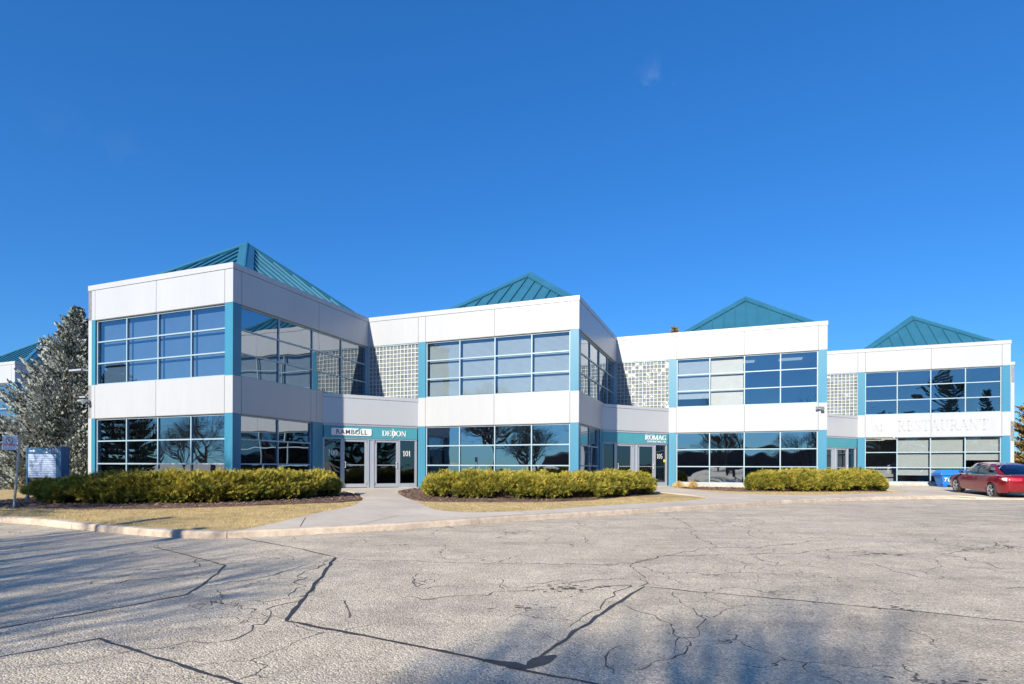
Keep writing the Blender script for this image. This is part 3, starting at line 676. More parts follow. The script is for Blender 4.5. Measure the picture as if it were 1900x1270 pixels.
def entrance(B, A, Bp, k):
    sg = Seg(A, Bp); L = sg.L; f = L/4.545
    mb = MB(); panels(mb, sg, [0, L], 2.85, 3.96, 'canopy', .25); o = mb.build('canopy_panel', B)
    m = MB(); m.prism([sg.pt(-.01, .02, 3.97), sg.pt(L+.01, .02, 3.97), (Bp[0], Bp[1]-.001, 3.97), (A[0], Bp[1], 3.97)], (0, 0, .15), 'canopy'); m.build('canopy_coping', o)
    m = MB(); sg.box(m, .0, L, -.25, -.01, 2.75, 2.84, 'silver'); sg.box(m, 0, L, -.25, .012, 2.84, 2.852, 'flash'); m.build('canopy_trim', o)
    zt_, zb_ = 2.225, .03
    m = MB(); sg.box(m, .03, L-.02, -.2, -.03, zt_, 2.75, 'teal'); band = m.build('sign_band', B)
    q = lambda x: x*f
    # frames
    m = MB()
    for a, b in ((.0, .07), (.80, .86), (2.055, 2.14), (2.30, 2.385), (3.60, 3.66), (4.42, 4.52)): sg.box(m, q(a), q(b), -.2, -.06, zb_, zt_, 'silver')
    sg.box(m, q(.07), q(.80), -.17, -.07, zb_, .22, 'silver'); sg.box(m, q(3.66), q(4.42), -.17, -.07, zb_, .22, 'silver')
    sg.box(m, q(.0), q(4.5), -.19, -.05, zt_-.05, zt_, 'silver')
    sg.box(m, q(2.14), q(2.30), -.17, -.09, zb_, zt_-.05, 'silver')
    m.build('entrance_frame', B)
    for a, b in ((.07, .80), (3.66, 4.42)):
        m = MB(); m.poly([sg.pt(q(a), -.12, .22), sg.pt(q(b), -.12, .22), sg.pt(q(b), -.12, zt_-.05), sg.pt(q(a), -.12, zt_-.05)], 'glass_door'); m.build('sidelight_glass', B)
    for a, b, hside in ((.87, 2.05, 0), (2.39, 3.59, 1)):
        m = MB(); w = .11; a_, b_ = q(a), q(b)
        sg.box(m, a_, a_+w, -.15, -.08, zb_+.03, zt_-.06, 'silver'); sg.box(m, b_-w, b_, -.15, -.08, zb_+.03, zt_-.06, 'silver')
        sg.box(m, a_+w, b_-w, -.15, -.08, zb_+.03, zb_+.19, 'silver'); sg.box(m, a_+w, b_-w, -.15, -.08, zt_-.15, zt_-.06, 'silver')
        sg.box(m, a_+w, b_-w, -.13, -.10, 1.03, 1.06, 'silver')
        d = m.build('door', B)
        g = MB(); g.poly([sg.pt(a_+w, -.12, zb_+.19), sg.pt(b_-w, -.12, zb_+.19), sg.pt(b_-w, -.12, zt_-.15), sg.pt(a_+w, -.12, zt_-.15)], 'glass_door'); g.build('door_glass', d)
        x = a_+w*.6 if hside == 0 else b_-w*.6; dx = .07 if hside == 0 else -.07
        hnd = MB(); hnd.tube([sg.pt(x, -.08, 1.18), sg.pt(x+dx, -.01, 1.18), sg.pt(x+dx, -.01, .93), sg.pt(x, -.08, .93)], .014, 'white', 6); hnd.build('handle', d)
        for zz in (zb_+.12, zt_-.2):
            hg = MB(); sg.box(hg, (b_-.03 if hside == 0 else a_), (b_ if hside == 0 else a_+.03), -.08, -.055, zz, zz+.14, 'galv'); hg.build('hinge', d)
    def num(t, s):
        m = MB(); h = .25; letters(m, sg, t, q(s)-textw(t, h, .9)/2, 1.46, h, -.110, 'white', .04, .9, .004); m.build('suite_number', B)
    if k == 0: num('100', .46); num('101', 4.02)
    if k == 1: num('105', 4.0)
    if k == 1:
        m = MB(); sg.box(m, q(4.28), q(4.4), -.115, -.105, 1.28, 1.42, 'yellow'); m.build('door_sticker', B)
    if k == 0:
        # rounded white plate with dark lettering
        m = MB(); cx, cz, w, h, r = q(1.30), 2.49, .87, .155, .06; ring = []
        for (sx, sz, a0) in ((1, 1, 0), (-1, 1, 90), (-1, -1, 180), (1, -1, 270)):
            for j in range(5):
                an = rad(a0+90*j/4); ring.append(sg.pt(cx+sx*(w-r)+r*math.cos(an), -.03, cz+sz*(h-r)+r*math.sin(an)))
        ring.reverse(); m.prism(ring, (sg.n.x*.03, sg.n.y*.03, 0), 'white'); pl = m.build('sign_plate', B); pl['label'] = 'white rounded tenant sign plate with dark capital letters'
        p = sg.pt(cx, .005, cz-.01); sans('RAMBOLL', .29, 'signtext', pl, 'sign_lettering', sg, p, squash=.98)
        m = MB()
        ring = [sg.pt(cx+a, .004, cz+b) for a, b in ((.10, -.06), (.14, -.06), (.40, .16), (.31, .16))]; ring.reverse(); m.prism(ring, (sg.n.x*.012, sg.n.y*.012, 0), 'teal'); m.build('sign_stroke', pl)
        m = MB(); h = .24; x = q(3.37)-textw('DEDON', h, 1.12)/2; letters(m, sg, 'DEDON', x, 2.36, h, -.03, 'white', .02, 1.12, .02)
        for st in stroke(arc(q(3.30)-.12, 2.48, .17, .24, 62, -62, 12), [.012+.03*math.sin(math.pi*i/12) for i in range(13)]):
            rg = [sg.pt(p.x, -.028, p.y) for p in st]; m.prism(rg, (sg.n.x*.022, sg.n.y*.022, 0), 'white')
        m.build('sign_lettering', B)
    if k == 1:
        m = MB(); h = .26; letters(m, sg, 'ROMAG', q(4.42)-textw('ROMAG', h, 1.22), 2.43, h, -.03, 'white', .03, 1.22, .02); m.build('sign_lettering', B)
        p = sg.pt(q(3.72), -.022, 2.335); p = sg.pt(q(3.52), -.022, 2.335); sans('CONTRACTING', .135, 'white', B, 'sign_small_lettering', sg, p, squash=.94); p = sg.pt(q(4.24), -.022, 2.335); sans('LTD', .135, 'white', B, 'sign_small_lettering', sg, p, squash=.94)
    # canopy roof slab and entry floor
    m = MB(); m.prism([(A[0]+.02, A[1]+.2, .0), (Bp[0]-.2, Bp[1]-.02, .0), (A[0]+.02, Bp[1]-.02, .0)], (0, 0, .035), 'ifloor'); m.build('entry_floor', B)
    m = MB(); sg.box(m, 0, L, -.2, .12, -.4, .035, 'conc'); m.build('threshold', B)

def build_office(name, loc, mods, label, cat, first_front, tail):
    B = empty(name, loc, -TH); tag(B, label, cat)
    poly = []
    # leading (left) module front
    for k, (c, i_) in enumerate(mods):
        if k == 0:
            sg = Seg((c[0]-first_front, c[1]), c); s_in = 0; poly.append((c[0]-first_front, c[1]))
        else:
            sg = Seg(mods[k-1][1], c); s_in = P_[k-1]
        poly += [c, i_]
        F = sg.L; mid = (s_in+PW+F-PW)/2
        cuts = [0, s_in, s_in+PW, mid, F-PW, F] if k else [0, PW, mid, F-PW, F]
        fascia(B, sg, cuts, Z1, Z0, e0=0, e1=.0)
        fascia(B, sg, cuts[1:] if k else cuts, Z3, Z2, cope=0, name='spandrel_band')
        if k: glassblocks(B, sg, 0.02, s_in, 4.12, Z1)
        post(B, sg, s_in, s_in+PW, Z2, Z1); post(B, sg, s_in, s_in+PW, -.3, Z3)
        # corner columns
        for za, zb in ((Z2, Z1), (-.3, Z3)):
            m = MB(); m.box(c[0]-PW, c[0]-.012, c[1]+.012, c[1]+PW, za, zb, 'blue'); m.build('column', B)
        a, b = s_in+PW, F-PW
        nm = len(mods) > 1
        up = {0: [('v', 0, 4, Z2+.1, 'blindv')], 1: [('h', 0, 4, Z2+.1, 'blindh')], 2: [('h', 0, 1, Z2+.45, 'blindw'), ('h', 1, 2, Z2+.08, 'blindw')], 3: None}[k] if nm else [('v', 0, 4, Z2+.1, 'blindv')]
        lab = ['upper window with closed vertical blinds', 'upper window with closed grey slat blinds', 'upper window, left half behind bright white blinds', 'upper window mirroring dark conifers']
        window(B, sg, a, b, Z2+.0, Z1-.018, 4, 3, 'glass_mid' if (k == 1 and nm) else 'glass_up' if k != 2 else ['glass_mid', 'glass_clear', 'glass_up', 'glass_up'], blinds=up, label=lab[k] if nm else None)
        lo = [('r', 1, 3, .62, 'shade'), ('r', 3, 4, 1.5, 'shade')] if (nm and k == 3) else None
        window(B, sg, a, b, 0, 0, 4, [SILL, 1.05, 1.94, Z3-.018], 'glass' if not (nm and k == 3) else 'glass_clear', blinds=lo, label='ground floor window with one open bay and grey roller shades' if (nm and k == 3) else None)
        m = MB(); sg.box(m, a, b, -.25, -.04, -.4, SILL-.001, 'conc' if k >= 2 else 'alu'); m.build('sill', B)
        # return wall
        rg = Seg(c, i_); R = rg.L; last = k == len(mods)-1
        fascia(B, rg, [.18, PW, R*.56, R], Z1, Z0)
        if not last or tail:
            fascia(B, rg, [.18, PW, R*.5, DG-.42, DG] if not last else [.18, PW, R*.5, R], Z3, Z2, cope=0, name='spandrel_band')
        window(B, rg, PW, R-.03, Z2, Z1-.018, 4, 3, 'glass')
        if not last:
            window(B, rg, PW, 4.1, 0, 0, 2, [SILL, 1.05, 1.94, Z3-.018], 'glass')
            m = MB(); rg.box(m, 4.1, DG, -.3, -.012, -.3, Z3, 'blue'); m.build('column', B)
            m = MB(); rg.box(m, PW, 4.1, -.25, -.04, -.4, SILL-.001, 'alu'); m.build('sill', B)
            entrance(B, (c[0], c[1]+DG), (mods[k+1][0][0]-Seg(i_, mods[k+1][0]).L+P_[k], i_[1]), k)
        else:
            window(B, rg, PW, R-.03, 0, 0, 4, [SILL, 1.05, 1.94, Z3-.018], 'glass')
            m = MB(); rg.box(m, PW, R-.03, -.25, -.04, -.4, SILL-.001, 'alu'); m.build('sill', B)
            if not tail: fascia(B, rg, [.18, PW, R*.5, R], Z3, Z2, cope=0, name='spandrel_band')
        if not last:
            m = MB(); m.box(i_[0]-.22, i_[0]+.035, i_[1]-.03, i_[1]+.25, Z2-.03, Z1-.002, 'alu'); m.build('corner_mullion', B)
        hip_roof(B, c[0]-3.6, c[1]+4.08, 8.06, 10.70, 3.42)
        # seam-top back face of the corner parapet
        # interior partition
        m = MB(); pb = c[1]+6.0
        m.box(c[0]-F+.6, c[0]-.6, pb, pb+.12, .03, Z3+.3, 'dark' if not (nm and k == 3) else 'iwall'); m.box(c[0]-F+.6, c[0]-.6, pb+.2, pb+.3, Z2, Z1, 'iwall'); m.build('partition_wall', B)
    c, i_ = mods[-1]
    if tail:
        sg = Seg(i_, (i_[0]+3.1, i_[1])); fascia(B, sg, [0, 3.1-PW, 3.1], Z1, Z0); fascia(B, sg, [0, 3.1-PW, 3.1], Z3, Z2, cope=0, name='spandrel_band')
        post(B, sg, 3.1-PW, 3.1, Z2, Z1); post(B, sg, 3.1-PW, 3.1, -.3, Z3)
        window(B, sg, 0, 3.1-PW, Z2, Z1-.018, 2, 3, 'glass_up'); window(B, sg, 0, 3.1-PW, 0, 0, 2, [SILL, 1.05, 1.94, Z3-.018], 'glass')
        poly.append((i_[0]+3.1, i_[1])); back = [(i_[0]+3.1, i_[1]+11), (i_[0]-12, i_[1]+11)]
    else: back = [(i_[0], i_[1]+6), (i_[0]-3, i_[1]+6)]
    lx = mods[0][0][0]-first_front; back.append((lx, mods[0][0][1]+14))
    # closing walls behind
    full = poly+back
    m = MB()
    for a, b in zip(full[len(poly)-1:], full[len(poly):]+[full[0]]):
        sg = Seg(a, b); sg.box(m, 0, sg.L, -.2, 0, -.4, Z0-.01, 'panel')
    m.build('rear_wall', B)
    # slabs: ground floor, middle floor, roof deck
    def inset(p, d):
        o = []
        for i in range(len(p)):
            a, b, c2 = Vector(p[i-1]), Vector(p[i]), Vector(p[(i+1) % len(p)]); d1 = (b-a).normalized(); d2 = (c2-b).normalized()
            n1 = Vector((-d1.y, d1.x)); n2 = Vector((-d2.y, d2.x)); bi = (n1+n2); L = bi.length; bi = bi/L if L > 1e-6 else n1
            o.append(tuple(b+bi*(d/max(.3, bi.dot(n1)))))
        return o
    ip = inset(full, .24)
    for nm_, z0, z1, mt, mt2 in (('floor_slab', -.3, .03, 'ifloor', 'ifloor'), ('upper_floor_slab', Z3+.05, Z2-.12, 'iceil', 'ifloor'), ('roof_deck', Z1+.03, Z1+.5, 'iceil', 'conc')):
        m = MB(); r = [(x, y, z0) for x, y in ip]; m.prism(r, (0, 0, z1-z0), mt); m.build(nm_, B)
    return B
mods = list(zip(C_, I_))
B1 = build_office('office_building', (ORG[0], ORG[1], FLOOR), mods, 'long two storey white office building with blue columns and four blue pyramid roofs', 'building', 7.6, True)
# ghost letters left on the restaurant band
sg4 = Seg(I_[2], C_[3]); h = .56
m = MB(); letters(m, sg4, 'RESTAURANT', 4.72, 3.17, h*1.08, .0015, 'ghost', .05, .82, .003); o = m.build('faded_lettering', B1); o['label'] = 'faint grey ghost letters reading RESTAURANT on the white band'
m = MB(); letters(m, sg4, 'AL', 3.52, 3.2, .36, .0015, 'ghost', .05, 1.0, .003)
o = m.build('faded_lettering', B1); o['label'] = 'faint small ghost letters left of the longer word'
m = MB(); sg4.box(m, 4.55, 9.7, .0, .06, Z3-.03, Z3+.025, 'silver'); sg4.box(m, 4.5, 4.56, .0, .1, Z3-.06, Z3+.06, 'white'); m.build('awning_roller', B1)
# lit ceiling lights seen through the open bays
for x, y in ((24.6, 25.9), (25.2, 27.3), (24.4, 28.6)): 
    m = MB(); m.box(x, x+1.2, y, y+.28, Z3+.0, Z3+.04, 'ceil_light'); m.build('ceiling_light', B1)
for x, y in ((16.3, 18.0), (18.6, 18.0)):
    m = MB(); m.box(x, x+1.1, y, y+.55, Z1-.02, Z1+.02, 'ceil_light'); m.build('ceiling_light', B1)
# reception desk behind the open bay
m = MB(); m.box(24.3, 26.2, 26.4, 27.1, .03, 1.1, 'iwall'); m.build('reception_desk', B1)
m = MB(); m.box(24.5, 26.0, 25.6, 26.0, .03, .65, 'iwall'); m.build('bench', B1)
# wall fittings
def floodlight(B, x, y, z, dx, dy):
    m = MB(); m.tube([(x, y, z), (x+dx*.12, y+dy*.12, z)], .03, 'galv', 8); a = Vector((dx, dy, 0)); s = Vector((-dy, dx, 0))
    p = Vector((x, y, z))+a*.2
    m.tube([p-a*.09+s*.02, p+a*.1-Vector((0, 0, .09))], [.05, .085], 'galv', 10); m.tube([p+s*.0, p-s*.28+a*.05-Vector((0, 0, .03))], [.035, .06], 'galv', 8); return m.build('wall_floodlight', B)
floodlight(B1, 20.35, 16.1, 3.93, 0, -1)
floodlight(B1, -7.5, 0, 3.55, 0, -1)
m = MB(); m.tube([(-7.6, .1, 4.75), (-8.1, .1, 4.82)], .035, 'galv', 8); m.box(-8.8, -8.05, 0, .2, 4.79, 4.86, 'silver'); m.build('wall_area_light', B1)
m = MB(); m.tube([(-7.6, .1, 3.7), (-7.8, .1, 3.72)], .03, 'galv', 8); m.box(-8.15, -7.8, 0, .18, 3.69, 3.75, 'silver'); m.build('wall_area_light', B1)

# neighbour of the same make, far left
B2 = build_office('neighbour_office_building', (-33.0, 37.9, .39), [((0, 0), (0, 8.0))], 'white and blue office building behind the spruce at the left edge', 'building', 10.2, False)

# ------------------------------------------------------------------ vegetation
def spray(mb, p, d, L, w, mt, mb_, rnd=random):
    # a feathery evergreen spray: spine with side leaflets
    d = d.normalized(); s = d.cross(Vector((rnd.uniform(-1, 1), rnd.uniform(-1, 1), rnd.uniform(-1, 1)))).normalized()
    tip = p+d*L
    mb.poly([p-s*w*.15, p+s*w*.15, tip], mt)
    n = 3
    for i in range(n):
        a = p+d*L*(.25+.25*i); l = L*(.42-.09*i)
        for sg_ in (-1, 1):
            e = a+(d*.75+s*sg_*.9).normalized()*l
            mb.poly([a-d*w*.16, a+d*w*.2, e], mt if i else mb_)
def hedge(name, spine, hw, hts, zf, n, label, seed):
    rnd = random.Random(seed)
    sp = catmull([(x, y, h) for (x, y), h in zip(spine, hts)], 8)
    H = empty(name, (sp[0][0], sp[0][1], zf(sp[0][0], sp[0][1]))); tag(H, label, 'hedge')
    o0 = Vector(H.location)
    L = [0]
    for i in range(1, len(sp)): L.append(L[-1]+math.hypot(sp[i][0]-sp[i-1][0], sp[i][1]-sp[i-1][1]))
    tot = L[-1]
    def at(s):
        s = max(0, min(tot, s)); i = 0
        while i < len(L)-2 and L[i+1] < s: i += 1
        t = (s-L[i])/max(1e-6, L[i+1]-L[i]); a, b = sp[i], sp[i+1]
        d = Vector((b[0]-a[0], b[1]-a[1])).normalized(); return a[0]+(b[0]-a[0])*t, a[1]+(b[1]-a[1])*t, a[2]+(b[2]-a[2])*t, d
    def surf(s, ang, k=1.):
        # ang 0..pi across from front to back
        x, y, h, d = at(s); e = min(s, tot-s); cap = math.sqrt(max(.02, min(1, e/(hw*.9)))) if e < hw*.9 else 1
        nz = noise.noise(Vector((x*.9, y*.9, ang*1.1+seed))); nz2 = noise.noise(Vector((x*2.6, y*2.6, ang*2.6+seed)))
        r = k*(1+.18*nz+.20*nz2)
        c, sn = math.cos(ang), math.sin(ang)
        sgc = 1 if c >= 0 else -1
        ox = hw*r*cap*sgc*abs(c)**.7; oz = h*r*(.55+.45*cap)*abs(sn)**.62
        nrm = Vector((d.y, -d.x))
        return Vector((x+nrm.x*ox, y+nrm.y*ox, zf(x, y)+.04+oz)), Vector((nrm.x*c, nrm.y*c, sn+.15)).normalized(), d, cap
    # inner twiggy mass
    mb = MB(); ks = int(tot/.2); ka = 12; k = mb.mi('core')
    for i in range(ks+1):
        for j in range(ka+1):
            p, _, _, _ = surf(.02+(tot-.04)*i/ks, math.pi*j/ka, .62); mb.v.append(tuple(p-o0-Vector((0, 0, .02))))
    for i in range(ks):
        for j in range(ka):
            a = i*(ka+1)+j; mb.f.append((a, a+ka+1, a+ka+2, a+1)); mb.m.append(k)
    mb.build('branches', H)
    mb = MB()
    for q in range(int(n/34)):
        s = rnd.uniform(-.0, tot); ang = math.asin(rnd.uniform(0.004, 1)**(1/.62)) if rnd.random() < .72 else rnd.uniform(.6, math.pi*.8)
        dep = rnd.choice([.80, .88, .93, .97, 1.0])
        p, nn, d, cap = surf(s, ang, dep); low = p.z-zf(p.x, p.y)
        if low < .30 and noise.noise(Vector((p.x*1.1, p.y*1.1, seed*3.3))) > .02: continue
        if low < .16: p.z += .06; p = p-nn*.10
        d3 = Vector((d.x, d.y, 0)); e = min(s, tot-s)
        axis = (nn+Vector((0, 0, .35))+d3*rnd.uniform(-.5, .5)+(d3*(1 if s > tot/2 else -1)*.9 if e < .5 else Vector())).normalized()
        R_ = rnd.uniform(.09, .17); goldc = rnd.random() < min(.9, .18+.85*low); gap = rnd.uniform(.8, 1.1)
        if rnd.random() < .12 and low > .5: axis = (axis+Vector((0, 0, .5))+d3*rnd.uniform(-.6, .6)).normalized(); p = p+axis*.09; R_ *= .8
        for w in range(34):
            v = Vector((rnd.gauss(0, 1), rnd.gauss(0, 1), rnd.gauss(0, 1))).normalized(); v = (v+axis*.9).normalized(); tip = v.dot(axis)
            o = p+v*R_*rnd.uniform(.2, .75)*gap; L_ = R_*rnd.uniform(.55, 1.0)*(.7+.5*max(0, tip))
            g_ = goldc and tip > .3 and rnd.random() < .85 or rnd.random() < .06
            s_ = v.cross(Vector((rnd.uniform(-1, 1), rnd.uniform(-1, 1), rnd.uniform(-1, 1)))).normalized(); mt = 'gold' if g_ else 'green'; b0 = o-o0; tp = b0+v*L_
            mb.poly([b0-s_*.012, b0+s_*.012, tp], mt)
            for sg2 in (-1, 1):
                a = b0+v*L_*.25; mb.poly([a-v*.012, a+v*.016, a+(v*.7+s_*sg2*.8).normalized()*L_*.55], mt)
                a = b0+v*L_*.55; mb.poly([a-v*.010, a+v*.014, a+(v*.8+s_*sg2*.7).normalized()*L_*.4], mt)
    for q in range(int(n/5.5)):
        s = rnd.uniform(.05, tot-.05); ang = math.asin(rnd.uniform(0.08, 1)**(1/.62)) if rnd.random() < .6 else rnd.uniform(.6, math.pi*.8)
        p, nn, d, cap = surf(s, ang, rnd.uniform(.94, 1.10)); low = p.z-zf(p.x, p.y)
        if low < .22: continue
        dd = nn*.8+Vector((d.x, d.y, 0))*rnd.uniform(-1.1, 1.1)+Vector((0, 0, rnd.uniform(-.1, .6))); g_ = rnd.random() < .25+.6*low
        spray(mb, p-o0, dd, rnd.uniform(.10, .22), .05, 'gold' if g_ else 'green', 'green', rnd)
    mb.build('foliage', H)
    mb = MB()
    for q in range(int(tot*26)):
        s = rnd.uniform(.2, tot-.2); p, nn, d, cap = surf(s, rnd.uniform(.02, .3), rnd.uniform(.5, .95)); x, y, h, dd = at(s)
        b = Vector((x+(p.x-x)*.35, y+(p.y-y)*.35, zf(x, y)))
        mid = (b+p)/2+Vector((rnd.uniform(-.1, .1), rnd.uniform(-.1, .1), rnd.uniform(0, .1)))
        mb.tube([b-o0, mid-o0, p-o0+Vector((0, 0, rnd.uniform(0, .15)))], [.014, .010, .005], 'twig', 3, False)
    mb.build('stems', H)
    return H
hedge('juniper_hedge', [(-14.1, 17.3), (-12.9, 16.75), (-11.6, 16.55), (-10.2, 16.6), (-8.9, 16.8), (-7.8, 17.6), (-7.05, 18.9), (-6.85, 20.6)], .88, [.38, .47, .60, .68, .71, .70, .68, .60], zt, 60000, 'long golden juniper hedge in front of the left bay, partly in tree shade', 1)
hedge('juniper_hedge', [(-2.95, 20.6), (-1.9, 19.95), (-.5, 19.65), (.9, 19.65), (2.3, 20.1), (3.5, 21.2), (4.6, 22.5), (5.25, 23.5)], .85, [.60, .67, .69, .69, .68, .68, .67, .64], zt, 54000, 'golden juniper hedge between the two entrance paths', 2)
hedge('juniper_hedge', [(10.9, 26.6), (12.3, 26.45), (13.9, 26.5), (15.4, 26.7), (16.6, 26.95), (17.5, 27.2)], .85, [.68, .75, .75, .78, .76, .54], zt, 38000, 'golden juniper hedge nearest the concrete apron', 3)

def conifer(name, loc, H, R, label, mat='spruce', n=1., inner='spruce_in', seed=0, base=.6, cat='tree', power=.9, droop=.25, size=1., group=None, under=.0):
    rnd = random.Random(seed); T = empty(name, loc); tag(T, label, cat, group)
    mb = MB(); mb.tube([(0, 0, -.3), (.03, 0, H*.4), (0, .03, H*.97)], [H*.018, H*.011, .012], 'bark', 8); mb.build('trunk', T)
    mb = MB(); z = base
    while z < H*.985:
        t = (z-base)/(H-base); r = min(R*(1-t)**power, R*.80)*(.93+.12*math.sin(z*5))+.08; nb = max(5, int((8+5*(1-t))*n))
        for b in range(nb):
            a = 2*math.pi*(b+rnd.random())/nb; rr = r*rnd.uniform(.72, 1.12); dx, dy = math.cos(a), math.sin(a)
            # branch: sweeps out, droops, tips turn up
            pts = []
            K = max(3, int(rr/.3)); up0 = .25*t+.05
            for i in range(K+1):
                q = i/K; zz = z+rr*(up0*q - droop*math.sin(q*math.pi*.75)*(1-t*.7)+.16*q*q*q)
                wob_ = .06*noise.noise(Vector((a*3, q*3, z)))
                pts.append(Vector((dx*rr*q-dy*wob_*rr, dy*rr*q+dx*wob_*rr, zz)))
            mb.tube(pts, [max(.008, .028*(1-i/K)*rr**.5) for i in range(K+1)], inner, 3, False)
            for i in range(1, K*3+1):
                q = i/(K*3); 
                if q < .18: continue
                jj = min(K-1, int(q*K)); f = q*K-jj; p = pts[jj].lerp(pts[jj+1], f); d = (pts[jj+1]-pts[jj]).normalized(); s = Vector((-dy, dx, 0))
                for sg_ in (-1, 1):
                    l = rr*.34*(1.1-q*.75)*rnd.uniform(.6, 1.25)+.08
                    m_ = max(1, int(l/(.17*size)))
                    for c in range(m_):
                        o = p+(d*.55+s*sg_*.85).normalized()*l*(c+rnd.random()*.6)/m_+Vector((0, 0, rnd.uniform(-.04, .05)))
                        dd = (d*.7+s*sg_*rnd.uniform(.2, .8)+Vector((0, 0, rnd.uniform(-.05, .75)))).normalized(); sd_ = dd.cross(Vector((dx*.8, dy*.8, .9))+Vector((rnd.uniform(-1, 1), rnd.uniform(-1, 1), rnd.uniform(-1, 1)))*.55).normalized()
                        Lq = rnd.uniform(.12, .22)*size; w = .032*size+.01
                        mt = mat if rnd.random() < .86 else inner
                        mb.poly([o-sd_*w, o+dd*Lq*.5-sd_*w*1.2, o+dd*Lq, o+dd*Lq*.5+sd_*w*1.2, o+sd_*w], mt)
                        s2 = dd.cross(sd_)
                        mb.poly([o-s2*w, o+dd*Lq*.9, o+s2*w], mt)
        z += rnd.uniform(.17, .27)*size*(1 if n >= 1 else 1.3)*(1-.35*t)
    # leader
    for i in range(14):
        o = Vector((0, 0, H*.93+i*H*.07/14)); a = rnd.random()*6.28; dd = Vector((math.cos(a)*.5, math.sin(a)*.5, .7)).normalized(); s = dd.cross(Vector((0, 0, 1))).normalized()
        mb.poly([o-s*.03, o+dd*.2, o+s*.03], mat)
    mb.build('crown', T); return T
conifer('spruce_tree', (-21.5, 28.2, .42), 8.95, 4.5, 'tall blue spruce beside the left end of the office building', seed=5, base=.35, power=1.0, n=1.25, size=.85)
conifer('cedar_tree', (42.9, 45.5, .5), 8.6, 3.2, 'bronze green cedar beyond the right end of the office building', 'cedar', 1., 'twig', 8, .2, power=.6, droop=.0)
conifer('spruce_tree', (17.6, 62, .5), 16.6, 2.6, 'brown conifer whose tip shows above the middle roofline', 'cedar', .7, 'twig', 9, 6, size=1.5, power=.9)

def bare_tree(name, loc, H, label, seed, levels=6, spread=.55, r0=None, tr=.28, cat='tree', group=None, kids=3, curl=.22, mat='bark'):
    rnd = random.Random(seed); T = empty(name, loc); tag(T, label, cat, group); tb = MB(); cb = MB(); r0 = r0 or H*.017
    def grow(mb, p, d, L, r, lv):
        n = 3 if lv > 1 else 2; pts = [p]; rs = [r]; q = p; dd = d
        for i in range(n):
            dd = (dd+Vector((rnd.uniform(-1, 1), rnd.uniform(-1, 1), rnd.uniform(-.5, .8)))*curl).normalized(); q = q+dd*L/n; pts.append(q); rs.append(r*(1-.25*(i+1)/n))
        mb.tube(pts, rs, mat, 5 if lv >= levels-1 else (4 if lv > 2 else 3), False)
        if lv <= 0: return
        for i in range(kids+(1 if lv >= levels-1 else 0)):
            a = rnd.uniform(0, 6.28); o = dd.orthogonal().normalized(); e = dd.cross(o); sp = spread*rnd.uniform(.7, 1.3)
            nd = (dd*math.cos(sp)+(o*math.cos(a)+e*math.sin(a))*math.sin(sp)).normalized(); f = rnd.uniform(.55, 1.) if i else 1.
            bp = pts[-2].lerp(pts[-1], f) if lv < levels else pts[-1].lerp(pts[-2], rnd.random()*.8)
            grow(cb, bp, nd, L*rnd.uniform(.66, .86), rs[-1]*rnd.uniform(.55, .78), lv-1)
    grow(tb, Vector((0, 0, -.2)), Vector((rnd.uniform(-.05, .05), rnd.uniform(-.05, .05), 1)), H*tr, r0, levels)
    tb.build('trunk', T); cb.build('crown', T); return T
G = 'bare trees along the road facing the office'
# the trees that shade the lot and mirror in the windows, standing behind and beside the camera
bare_tree('bare_tree', (-12.3, -5.6, 0), 11.5, 'leafless tree shading the near left of the lot', 31, 5, .50, tr=.24, kids=4, r0=.26)
bare_tree('bare_tree', (-16.8, -6.5, 0), 12.5, 'leafless tree beside the lamp posts', 32, 5, .52, tr=.24, kids=4, r0=.25)
bare_tree('bare_tree', (-19.3, 7.2, .0), 10.2, 'dense leafless tree left of the entrance drive', 33, 5, .52, tr=.27, kids=5, r0=.24)
bare_tree('bare_tree', (-6.5, -15.2, 0), 11.6, 'tall leafless tree shading the bottom right of the lot', 34, 5, .26, tr=.28, kids=4, r0=.27)
bare_tree('bare_tree', (7.2, 1.0, 0), 9.0, 'leafless tree shading the right side of the lot', 35, 5, .38, tr=.3, kids=3, r0=.19)
where = ['behind the tall conifer group', 'opposite the middle of the office', 'right of the tall conifer', 'second from the left end of the row', 'at the left end of the row', 'standing alone nearest the lamp posts']
for i, (x, y, hh) in enumerate([(-6, -46, 13), (3, -52, 14), (12, -48, 12), (-18, -40, 13), (-34, -36, 14), (-30, -12, 11)]):
    bare_tree('bare_tree', (x, y, 0), hh, 'leafless roadside tree '+where[i], 40+i, 5, .5, group=G, tr=.22, kids=4, r0=.26)
for i, (x, y, hh, R, lb) in enumerate([(21, -7, 9.5, 3, 'dark conifer right of the viewer, nearest the lot'), (30, -12, 11, 3.4, 'dark conifer farther right behind the viewer'), (14, -16, 10, 3.2, 'dark conifer directly behind the viewer'), (39, -6, 10, 3.2, 'dark conifer at the far right edge of the lot')]):
    conifer('conifer_tree', (x, y, 0), hh, R, lb, 'darkfol', .6, 'spruce_in', 70+i, .3, size=2.2, group='conifers right of the viewer')
bare_tree('bare_tree', (-41, 9.5, 0.3), 8.5, 'leafless tree beyond the left drive, mirrored in the left bay', 81, 5, .5, tr=.24, kids=4, r0=.16)
bare_tree('bare_tree', (-36, 12.5, 0.3), 6.5, 'small leafless tree beside the drive spruce', 82, 5, .5, tr=.24, kids=4, r0=.12)
bare_tree('bare_tree', (-46, 14.5, 0.3), 8, 'leafless tree farthest out beyond the left drive', 83, 5, .5, tr=.24, kids=4, r0=.16)
conifer('spruce_tree', (-27.8, 19.6, .34), 7.2, 2.9, 'dark spruce left of the drive', 'darkfol', .8, 'spruce_in', 21, .4, size=1.3)
